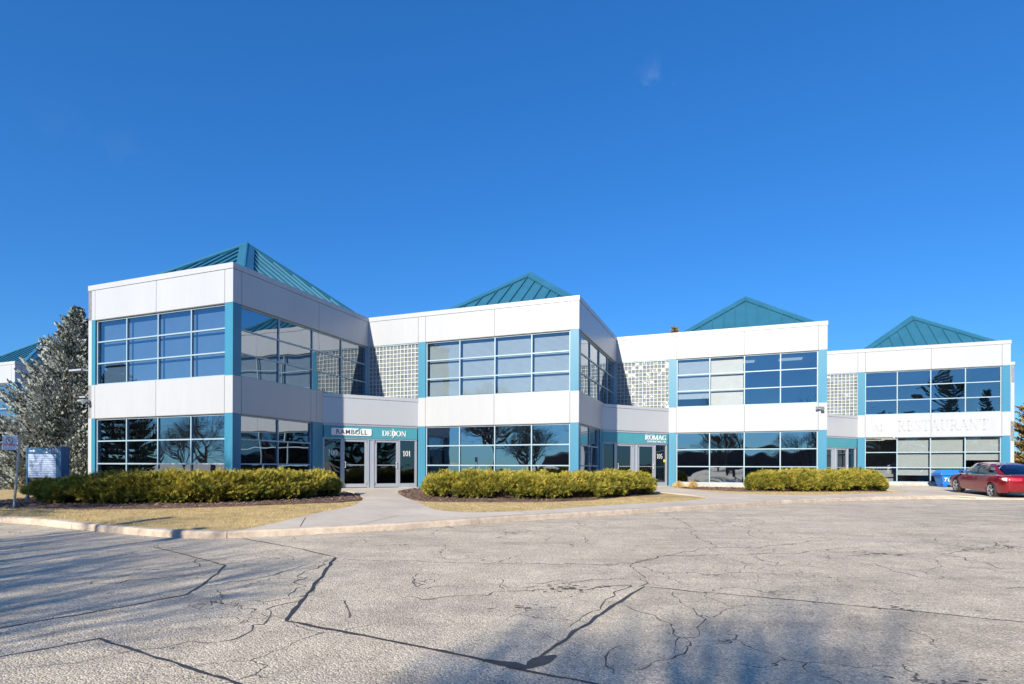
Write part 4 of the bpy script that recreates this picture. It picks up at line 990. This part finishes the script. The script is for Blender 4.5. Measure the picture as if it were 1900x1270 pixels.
for i, (x, y, hh, R, lb) in enumerate([(17.5, -44, 19, 5, 'tallest dark conifer across the road'), (11.5, -46, 12.5, 4, 'dark conifer left of the tallest one across the road'), (24.0, -46, 13.5, 4.2, 'dark conifer right of the tallest one across the road'), (-26, -30, 12, 4, 'dark conifer alone at the left across the road')]):
    conifer('conifer_tree', (x, y, 0), hh, R, lb, 'darkfol', .6, 'spruce_in', 50+i, .5, size=2.6, group='conifers across the road')
# low brick works across the road, mirrored in the ground floor glass
f_ = empty('brick_building', (-10, -78, 0)); tag(f_, 'long low brown brick building across the road', 'building')
m = MB(); m.box(-75, 75, -12, 0, 0, 5.2, 'brick'); m.build('wall', f_)
m = MB(); m.box(-75.1, 75.1, -12.1, .1, 5.2, 5.6, 'conc'); m.build('parapet', f_)
for i in range(18):
    m = MB(); x = -70+i*8; m.box(x, x+4, .002, .06, 1.4, 3.4, 'black'); m.build('window', f_)

# lamp posts whose thin shadows cross the lot
def lamp_post(loc, H, label, rz):
    T = empty('lamp_post', loc, rz); tag(T, label, 'lamp post'); m = MB(); m.tube([(0, 0, -.2), (0, 0, H)], [.07, .05], 'galv', 10); m.build('pole', T)
    m = MB(); m.box(-.6, .6, -.13, .13, H, H+.09, 'galv'); m.build('lamp_head', T)
def away(x, y, h): k = h/math.tan(SUN_EL); return (x-k*math.sin(SUN_AZ), y-k*math.cos(SUN_AZ), zl(x, y-k))
a = away(-5.95, 11.15, 6.6); lamp_post((a[0], a[1], 0), 6.6, 'grey lamp post nearer the camera', 1.2)
a = away(-7.5, 12.9, 6.2); lamp_post((a[0], a[1], 0), 6.2, 'grey lamp post farther left', 1.2)

def tuft(loc, label, seed):
    rnd = random.Random(seed); m = MB()
    for i in range(420):
        a = rnd.uniform(0, 6.28); r = abs(rnd.gauss(0, .10)); h_ = rnd.uniform(.12, .34)*(1.1-min(.8, r*2.5))+.03; b = Vector((r*math.cos(a), r*math.sin(a), 0)); l = rnd.uniform(.02, .15)
        tp = b+Vector((math.cos(a)*l, math.sin(a)*l, h_)); s = Vector((-math.sin(a), math.cos(a), 0))*.006
        m.poly([b-s, b+s, b.lerp(tp, .6)+s+Vector((0, 0, .04)), tp, b.lerp(tp, .6)-s+Vector((0, 0, .04))], 'straw')
    o = m.build('ornamental_grass'); o.location = loc; tag(o, label, 'plant', 'straw grass tufts by the second entrance')
tuft((8.35, 28.6, zt(8.35, 28.6)), 'clipped straw coloured grass tuft nearest the blue column', 1)
tuft((9.05, 28.6, zt(9.05, 28.6)), 'clipped straw coloured grass tuft nearer the right hedge', 2)

# turf blades, mulch chips
rnd = random.Random(12); m = MB(); cnt = 0
reg = [((-16, 11, -4.2, 17.5), 52000), ((-3.4, 13.6, 7.2, 20.5), 26000), ((8.5, 23, 17.8, 26.6), 9000)]
for (x0, y0, x1, y1), n in reg:
    for q in range(n):
        x = rnd.uniform(x0, x1); y = rnd.uniform(y0, y1); p = (x, y)
        if not inside(p, lawn_poly) or inside(p, walk_poly) or inside(p, mulch1) or inside(p, mulch2) or inside(p, mulch3): continue
        if segd(p, (0, 0), (0, .01)) < 2 or dist(p, curb_line) < .2: continue
        z = zt(x, y)-.03; w = rnd.uniform(.004, .007); h_ = rnd.uniform(.014, .036); a = rnd.uniform(0, 6.28); l = rnd.uniform(0, .05)
        m.poly([(x-w*math.cos(a), y-w*math.sin(a), z-.01), (x+w*math.cos(a), y+w*math.sin(a), z-.01), (x+l*math.sin(a), y+l*math.cos(a), z+h_)], 'blade')
tag(m.build('grass_blades'), kind='stuff')
m = MB()
for poly, n in ((mulch1, 7000), (mulch2, 5000), (mulch3, 1200)):
    bx = [p[0] for p in poly]; by = [p[1] for p in poly]
    for q in range(n):
        x = rnd.uniform(min(bx), max(bx)); y = rnd.uniform(min(by), max(by))
        if not inside((x, y), poly): continue
        z = zt(x, y)+.01; a = rnd.uniform(0, 6.28); l = rnd.uniform(.015, .045); w = l*.4; t = rnd.uniform(0, .03); c, s = math.cos(a), math.sin(a)
        m.poly([(x-l*c+w*s, y-l*s-w*c, z), (x+l*c+w*s, y+l*s-w*c, z+t), (x+l*c-w*s, y+l*s+w*c, z+t+.01), (x-l*c-w*s, y-l*s+w*c, z+.01)], rnd.choice(['chip', 'chip', 'mulch', 'twig']))
tag(m.build('mulch_chips'), kind='stuff')

# ------------------------------------------------------------------ directory sign
def px_at(px, y): return (px-950)/1060.1*y
D = empty('directory_sign', (px_at(80, 17.9), 17.9, zt(-14.7, 17.9)), -.10); tag(D, 'blue directory sign with arrow and number 2400 above pale slats, behind the left hedge end', 'sign')
zb = D.location.z; T_ = lambda py: CZ+(868.3-.00386*0-py)/1060.1*17.9-zb+.06
w2 = .46
for x in (-.53, .52):
    m = MB(); m.box(x-.03, x+.03, -.035, .035, -.3, T_(836), 'dirblue'); m.build('post', D)
m = MB(); m.box(-.49, .475, -.03, .03, T_(849.5), T_(838.5), 'dirblue'); m.build('header', D)
m = MB(); m.box(-.49, .475, -.02, .02, T_(893.5), T_(849.5)-.003, 'dirblue')
n = 11; za, zc = T_(893.5), T_(849.5)-.004
for i in range(n): m.box(-.485, .47, -.032, -.018, za+(zc-za)*i/n+.006, za+(zc-za)*(i+1)/n-.006, 'slat')
pn = m.build('tenant_panel', D)
m = MB()
for i, w in ((7, .3), (6.95, .0), (5, .34), (4.0, .0)):
    if w: m.box(-.45, -.45+w, -.034, -.0325, za+(zc-za)*(i+.35)/n, za+(zc-za)*(i+.62)/n, 'dirblue')
m.build('tenant_names', pn)
MWs = Matrix(((1, 0, 0, .32), (0, 0, -1, -.034), (0, 1, 0, (T_(849.5)+T_(838.5))/2), (0, 0, 0, 1)))
sans('2400', .19, 'white', D, 'number_lettering', mw=MWs, thick=.006)
m = MB(); zc_ = MWs[2][3]; m.box(-.43, -.3, -.037, -.031, zc_-.014, zc_+.014, 'white'); m.prism([(-.31, -.031, zc_+.05), (-.31, -.031, zc_-.05), (-.23, -.031, zc_)], (0, -.006, 0), 'white'); m.build('arrow', D)
# large hollow sign side return (tapered blue box at its right)
m = MB(); m.box(.56, .66, -.05, .25, T_(892), T_(836), 'dirblue'); m.build('side_panel', D)

# no parking sign on a leaning post
N = empty('no_parking_sign', (-12.75, 14.75, zt(-12.75, 14.75)-.02), 0); tag(N, 'small no parking sign on a leaning steel post at the left kerb', 'sign')
top = Vector((px_at(37, 14.75)+12.75, 0, CZ+(868-815)/1060.1*14.75-N.location.z+.04))
base = Vector((px_at(25, 14.75)+12.75, 0, -.2))
m = MB(); m.tube([base, top], .028, 'galv', 8); m.build('post', N)
cxs = px_at(20.5, 14.75)+12.75; zs_ = CZ+(868-828)/1060.1*14.75-N.location.z+.04; hw, hh = .19, .19
m = MB(); ring = []
for sx, sz, a0 in ((1, 1, 0), (-1, 1, 90), (-1, -1, 180), (1, -1, 270)):
    for j in range(4): an = rad(a0+30*j); ring.append((cxs+sx*(hw-.03)+.03*math.cos(an)+.01*sz, -.05, zs_+sz*(hh-.03)+.03*math.sin(an)))
ring.reverse()
m.prism(list(reversed(ring)), (0, .006, 0), 'slat'); pl = m.build('sign_plate', N)
m = MB()
for a, b, w in (((0, 0), 0, 0),):
    for q in stroke(arc(cxs, zs_+.055, .085, .085, 0, 360, 24), .018): m.poly([(p.x, -.053, p.y) for p in q], 'black')
for L in ([(cxs-.06, zs_+.115), (cxs+.06, zs_-.005)],):
    for q in stroke(L, .016): m.poly([(p.x, -.0535, p.y) for p in q], 'black')
m.build('prohibition_ring', pl)
sans('P', .13, 'black', pl, 'letter_p', mw=Matrix(((1, 0, 0, cxs), (0, 0, -1, -.052), (0, 1, 0, zs_+.055), (0, 0, 0, 1))), thick=.002)
m = MB(); m.box(cxs-.15, cxs+.15, -.0535, -.051, zs_-.075, zs_-.06, 'red_ink')
for i in range(9): m.box(cxs-.15+i*.034, cxs-.13+i*.034, -.0535, -.051, zs_-.055, zs_-.035, 'red_ink')
m.build('red_line', pl)

# ------------------------------------------------------------------ blue grit bin
bx, by = 24.2, 31.4
K = empty('grit_bin', (bx, by, zt(bx, by)+.03), -.16); tag(K, 'blue plastic grit bin with white lettering against the window behind the car', 'bin')
m = MB(); m.hexa([(-.62, -.32, .09), (.68, -.32, .09), (.68, .32, .09), (-.62, .32, .09), (-.74, -.42, .62), (.80, -.42, .62), (.80, .42, .62), (-.74, .42, .62)], 'bluebin')
for x in (-.5, -.05, .42): m.box(x-.1, x+.1, -.28, .28, 0, .09, 'bluebin')
for x in (-.66, .0, .7): m.box(x-.03, x+.03, -.415, -.33, .15, .62, 'bluebin')
body = m.build('body', K, bevel=.015)
m = MB(); m.hexa([(-.82, -.50, .62), (.88, -.50, .62), (.88, .48, .62), (-.82, .48, .62), (-.80, -.47, .74), (.86, -.47, .74), (.86, .46, .74), (-.80, .46, .74)], 'bluebin')
m.hexa([(-.78, -.44, .74), (.84, -.44, .74), (.84, .44, .74), (-.78, .44, .74), (-.60, -.12, .93), (.66, -.12, .93), (.66, .36, .93), (-.60, .36, .93)], 'bluebin')
lid = m.build('lid', K, bevel=.015)
m = MB(); m.box(-.1, .16, -.53, -.495, .54, .66, 'bluebin'); m.build('latch', lid)
mt_ = Matrix(((1, .22, 0, -.64), (0, -.19, -1, -.392), (0, .98, -.19, .37), (0, 0, 0, 1)))
sans('TOLL', .31, 'white', body, 'lettering', mw=mt_, thick=.02, align='LEFT')
m = MB(); m.hexa([(-.25, -.372, .2), (.2, -.372, .2), (.2, -.36, .2), (-.25, -.36, .2), (-.25, -.378, .225), (.2, -.378, .225), (.2, -.36, .225), (-.25, -.36, .225)], 'white'); m.build('underline', body)

# ------------------------------------------------------------------ red car
rl = Vector((20.55, 24.4)); fl = Vector((21.2, 27.15)); hd = (fl-rl).normalized(); rt = Vector((hd.y, -hd.x)); wb = (fl-rl).length; ctr = (rl+fl)/2+rt*.79
zr_, zf_ = zl(*rl)+.0, zt(*fl)+.03
CAR = empty('parked_car', (ctr.x, ctr.y, (zr_+zf_)/2)); CAR.rotation_mode = 'XYZ'
yaw = math.atan2(hd.y, hd.x)-math.pi/2
CAR.rotation_euler = (math.atan2(zf_-zr_, wb), 0, yaw)
tag(CAR, 'dark red saloon car parked on the apron at the right edge', 'car')
def car():
    # stations along y (rear negative); (y, half width, z bottom, z shoulder, z top centre)
    st = [(-2.40, .55, .42, .70, .74), (-2.36, .74, .34, .86, .92), (-2.22, .83, .27, .95, 1.02), (-1.95, .885, .23, .97, 1.055), (-1.5, .915, .20, .965, 1.05), (-1.0, .92, .19, .95, 1.0), (-.3, .92, .19, .925, .97), (.4, .915, .19, .905, .95),
          (1.0, .91, .19, .885, .955), (1.5, .90, .20, .84, .91), (2.0, .87, .22, .74, .82), (2.25, .80, .25, .64, .72), (2.38, .66, .32, .56, .60), (2.42, .45, .40, .5, .52)]
    fine = catmull(st, 5); mb = MB(); k = mb.mi('paint'); n = 0; rings = []
    for y, w, zb, zs, zt_ in fine:
        half = [(0, zb), (w*.72, zb), (w*.93, zb+.03), (w*.975, zb+.14), (w*.985, zb+(zs-zb)*.42), (w*1.0, zb+(zs-zb)*.66), (w*.992, zb+(zs-zb)*.86), (w*.955, zs), (w*.86, zs+(zt_-zs)*.45), (w*.5, zs+(zt_-zs)*.88), (0, zt_)]
        ring = [(x, y, z) for x, z in half]+[(-x, y, z) for x, z in reversed(half[1:-1])]
        rings.append(ring)
    m_ = len(rings[0])
    for r in rings: mb.v += r
    for i in range(len(rings)-1):
        for j in range(m_):
            a = i*m_+j; b = i*m_+(j+1) % m_; mb.f.append((a, b, b+m_, a+m_)); mb.m.append(k)
    mb.f.append(tuple(range(m_-1, -1, -1))); mb.m.append(k); mb.f.append(tuple((len(rings)-1)*m_+j for j in range(m_))); mb.m.append(k)
    o = mb.build('body', CAR, smooth=True)
    bm = bmesh.new(); bm.from_mesh(o.data); bmesh.ops.recalc_face_normals(bm, faces=bm.faces); bm.to_mesh(o.data); bm.free()
    # wheel arches cut out
    cut = MB()
    for y in (-wb/2, wb/2):
        cut.tube([(-1.1, y, .33), (-.62, y, .33)], .365, 'black', 36); cut.tube([(1.1, y, .33), (.62, y, .33)], .365, 'black', 36)
    co = cut.build('cut'); co.parent = CAR
    bm = bmesh.new(); bm.from_mesh(co.data); bmesh.ops.recalc_face_normals(bm, faces=bm.faces); bm.to_mesh(co.data); bm.free()
    md = o.modifiers.new('b', 'BOOLEAN'); md.object = co; md.operation = 'DIFFERENCE'; md.solver = 'EXACT'
    bpy.context.view_layer.update(); dg = bpy.context.evaluated_depsgraph_get(); me = bpy.data.meshes.new_from_object(o.evaluated_get(dg)); o.modifiers.clear(); o.data = me
    bpy.data.objects.remove(co)
    # crease so flat cut faces shade flat
    try: me.set_sharp_from_angle(angle=rad(40))
    except Exception: pass
    # greenhouse
    bel = [(-1.98, .66), (-1.86, .80), (-1.2, .835), (-.3, .845), (.6, .83), (1.12, .79), (1.28, .62)]     # y, half width at belt
    roof = [(-1.12, .52), (-1.05, .575), (-.75, .60), (-.2, .615), (.12, .60), (.38, .57), (.45, .50)]
    zb_ = [1.03, 1.0, .955, .93, .915, .93, .945]
    zr = [1.37, 1.385, 1.425, 1.45, 1.445, 1.40, 1.39]
    g = MB(); N_ = len(bel); k = g.mi('paint')
    def side(i, t, sx):
        yb, wbb = bel[i]; yr, wr = roof[i]; b = .035*math.sin(math.pi*t)
        return Vector((sx*(wbb+(wr-wbb)*t+b), yb+(yr-yb)*t, zb_[i]+(zr[i]-zb_[i])*t))
    # painted roof with crown
    for i in range(N_-1):
        for j in range(8):
            def rp(i, j):
                f = -1+j/4; yr, wr = roof[i]; return Vector((wr*f, yr, zr[i]+.035*(1-f*f)))
            g.poly([rp(i, j), rp(i, j+1), rp(i+1, j+1), rp(i+1, j)], 'paint')
    def rp2(i, j):
        f = -1+j/4; yr, wr = roof[i]; return Vector((wr*f, yr, zr[i]+.035*(1-f*f)))
    # pillars: A, B, C as painted / black strips along the sides
    def pillar(y0, y1, sx, mat, out=.004):
        a0, a1 = sidey(y0, 0, sx), sidey(y1, 0, sx); b0, b1 = sidey(y0, 1, sx), sidey(y1, 1, sx)
        pts0 = [sidey(y0, q/5, sx) for q in range(6)]; pts1 = [sidey(y1, q/5, sx) for q in range(6)]
        for q in range(5):
            r = [pts0[q], pts1[q], pts1[q+1], pts0[q+1]]; r = [p+Vector((sx*out, 0, 0)) for p in r]
            if sx < 0: r.reverse()
            g.poly(r, mat)
    def sidey(yp, t, sx):            # yp is a parameter along 0..N-1
        i = max(0, min(N_-2, int(yp))); f = yp-i; return side(i, t, sx).lerp(side(i+1, t, sx), f)
    for sx in (-1, 1):
        pillar(0, 1.15, sx, 'paint'); pillar(4.85, 6, sx, 'paint'); pillar(3.0, 3.12, sx, 'black', .008)
        # roof rail and belt moulding
        for q in range(1, 25):
            y0, y1 = 5*(q-1)/24+.5, 5*q/24+.5
            t0 = .90; r = [sidey(y0, t0, sx), sidey(y1, t0, sx), sidey(y1, 1, sx), sidey(y0, 1, sx)]; r = [p+Vector((sx*.007, 0, .0)) for p in r]
            if sx < 0: r.reverse()
            g.poly(r, 'paint')
            r = [sidey(y0, -.06, sx), sidey(y1, -.06, sx), sidey(y1, .05, sx), sidey(y0, .05, sx)]; r = [p+Vector((sx*.012, 0, 0)) for p in r]
            if sx < 0: r.reverse()
            g.poly(r, 'chrome')
            r = [sidey(y0, .86, sx), sidey(y1, .86, sx), sidey(y1, .90, sx), sidey(y0, .90, sx)]; r = [p+Vector((sx*.01, 0, 0)) for p in r]
            if sx < 0: r.reverse()
            if y0 > 1: g.poly(r, 'chrome')
    g.build('roof', CAR, smooth=True)
    gl = MB()
    for sx in (-1, 1):
        for q in range(12):
            for t in range(4):
                y0, y1 = 1.1+3.8*q/12, 1.1+3.8*(q+1)/12; r = [sidey(y0, t/4, sx), sidey(y1, t/4, sx), sidey(y1, (t+1)/4, sx), sidey(y0, (t+1)/4, sx)]
                if sx < 0: r.reverse()
                gl.poly(r, 'carglass')
    gl.build('side_window', CAR, smooth=True)
    for nm, i in (('rear_window', 0), ('windscreen', N_-1)):
        w = MB()
        for a in range(8):
            for t in range(4):
                def wp(a, t):
                    f = -1+a/4; lo = Vector((bel[i][1]*f, bel[i][0]+(-.10 if i == 0 else .10)*(1-f*f), zb_[i]+.01)); hi = rp2(i, a); return lo.lerp(hi, t/4)+Vector((0, 0, .03*math.sin(math.pi*t/4)))
                r = [wp(a, t), wp(a+1, t), wp(a+1, t+1), wp(a, t+1)]
                if i: r.reverse()
                w.poly(r, 'carglass')
        w.build(nm, CAR, smooth=True)
    # cabin
    c = MB(); c.box(-.7, .7, -1.75, 1.1, .3, .9, 'black')
    for x in (-.38, .38):
        c.hexa([(x-.22, -.25, .8), (x+.22, -.25, .8), (x+.22, -.1, .8), (x-.22, -.1, .8), (x-.2, -.42, 1.22), (x+.2, -.42, 1.22), (x+.2, -.33, 1.22), (x-.2, -.33, 1.22)], 'black')
    c.box(-.6, .6, -1.3, -1.15, .8, 1.12, 'black'); c.build('cabin', CAR)
    # wheels
    for sx in (-1, 1):
        for y in (-wb/2, wb/2):
            w = MB(); ox = sx*.90; prof = [(.60, .20), (.60, .30), (.62, .325), (.66, .332), (.86, .332), (.895, .325), (.905, .30), (.90, .235)]
            nseg = 36; k = w.mi('tyre')
            for q in range(nseg):
                a = 2*math.pi*q/nseg
                for x, r in prof: w.v.append((sx*x, y+r*math.cos(a), .33+r*math.sin(a)))
            L_ = len(prof)
            for q in range(nseg):
                for j in range(L_-1):
                    a = q*L_+j; b = ((q+1) % nseg)*L_+j; w.f.append((a, b, b+1, a+1) if sx > 0 else (a, a+1, b+1, b)); w.m.append(k)
            wo_ = w.build('wheel', CAR, smooth=True)
            r_ = MB(); cen = Vector((sx*.885, y, .33))
            r_.tube([(sx*.70, y, .33), (sx*.72, y, .33)], .235, 'black', 24)
            r_.tube([(sx*.84, y, .33), (sx*.893, y, .33)], [.06, .05], 'rim', 12)
            for q in range(24):
                a, b = 2*math.pi*q/24, 2*math.pi*(q+1)/24
                P4 = lambda r, an, x: (sx*x, y+r*math.cos(an), .33+r*math.sin(an))
                r_.poly([P4(.24, a, .905), P4(.24, b, .905), P4(.205, b, .88), P4(.205, a, .88)], 'rim'); r_.poly([P4(.205, a, .88), P4(.205, b, .88), P4(.205, b, .75), P4(.205, a, .75)], 'rim')
            for q in range(5):
                a = 2*math.pi*q/5+.3
                for dlt in (-.13, .13):
                    e = Vector((0, math.cos(a+dlt), math.sin(a+dlt))); s = Vector((0, -math.sin(a), math.cos(a)))*.020
                    p0 = cen+e*.04; p1 = cen+e*.222; X = Vector((sx*.03, 0, 0))
                    r_.hexa([p0-s-X, p1-s-X, p1+s-X, p0+s-X, p0-s, p1-s, p1+s, p0+s], 'rim')
            r_.build('rim', wo_)
    # lamps, mirrors, handles, seams, bumper, plate
    def wtop(y):      # body half width at y
        for a, b in zip(fine[:-1], fine[1:]):
            if a[0] <= y <= b[0]: t = (y-a[0])/(b[0]-a[0]+1e-9); return a[1]+(b[1]-a[1])*t
        return .5
    for sx in (-1, 1):
        t = MB(); 
        L = [(-2.0, .03), (-2.12, .10), (-2.24, .14), (-2.33, .16), (-2.395, .16)]
        for (y0, h0), (y1, h1) in zip(L[:-1], L[1:]):
            x0, x1 = sx*(wtop(y0)+.012), sx*(wtop(y1)+.014); zc = .86
            r = [(x0, y0, zc-h0*.5+.02), (x1, y1-.004, zc-h1*.55), (x1*.97, y1-.004, zc+h1*.42-.01), (x0*.985, y0, zc+h0*.5)]
            if sx > 0: r.reverse()
            t.poly(r, 'glintlens' if y0 < -2.1 and y0 > -2.3 else 'taillight')
        y = -2.40; r = [(sx*.56, y-.012, .78), (sx*.30, y-.02, .80), (sx*.30, y-.01, .90), (sx*.66, y+.03, .93)]
        if sx < 0: r.reverse()
        t.poly(r, 'taillight'); t.build('tail_light', CAR)
        mr = MB(); mr.hexa([(sx*.84, .88, .93), (sx*1.06, .84, .95), (sx*1.06, .74, .95), (sx*.90, .76, .93), (sx*.86, .86, 1.04), (sx*1.05, .84, 1.08), (sx*1.05, .76, 1.08), (sx*.90, .77, 1.06)], 'black'); mr.build('mirror', CAR, bevel=.02)
        for y in (-.62, .42):
            h_ = MB(); x = sx*.925; h_.tube([(x-sx*.01, y-.10, .80), (x+sx*.025, y-.07, .805), (x+sx*.025, y+.07, .805), (x-sx*.01, y+.10, .80)], .014, 'paint', 6); h_.build('door_handle', CAR)
        for y in (-1.12, -.12, 1.02):
            s_ = MB()
            for z0, z1 in ((.30, .55), (.55, .80), (.80, .90)):
                for dz in (0,): s_.hexa([(sx*(wtop(y)*.975-.02), y-.004, z0), (sx*(wtop(y)*.985+.004), y-.004, z0), (sx*(wtop(y)*.985+.004), y+.004, z0), (sx*(wtop(y)*.975-.02), y+.004, z0), (sx*(wtop(y)*.975-.02), y-.004, z1), (sx*(wtop(y)+.003), y-.004, z1), (sx*(wtop(y)+.003), y+.004, z1), (sx*(wtop(y)*.975-.02), y+.004, z1)], 'gap')
            s_.build('door_seam', CAR)
    ln = MB()
    for sg2 in (-1, 1):
        ys = [-2.0, -2.15, -2.28, -2.37]; 
        for y0, y1 in zip(ys[:-1], ys[1:]):
            x0, x1 = sg2*(wtop(y0)*.985+.004), sg2*(wtop(y1)*.985+.004); r = [(x0, y0, .60), (x1, y1, .60), (x1, y1, .612), (x0, y0, .612)]
            if sg2 > 0: r.reverse()
            ln.poly(r, 'gap')
    ln.build('bumper_seam', CAR)
    p = MB(); p.box(-.7, .7, -2.36, -2.2, .27, .36, 'black'); p.build('bumper_valance', CAR)
    p = MB(); p.box(-.16, .16, -2.43, -2.405, .60, .72, 'white'); p.build('licence_plate', CAR)
car()
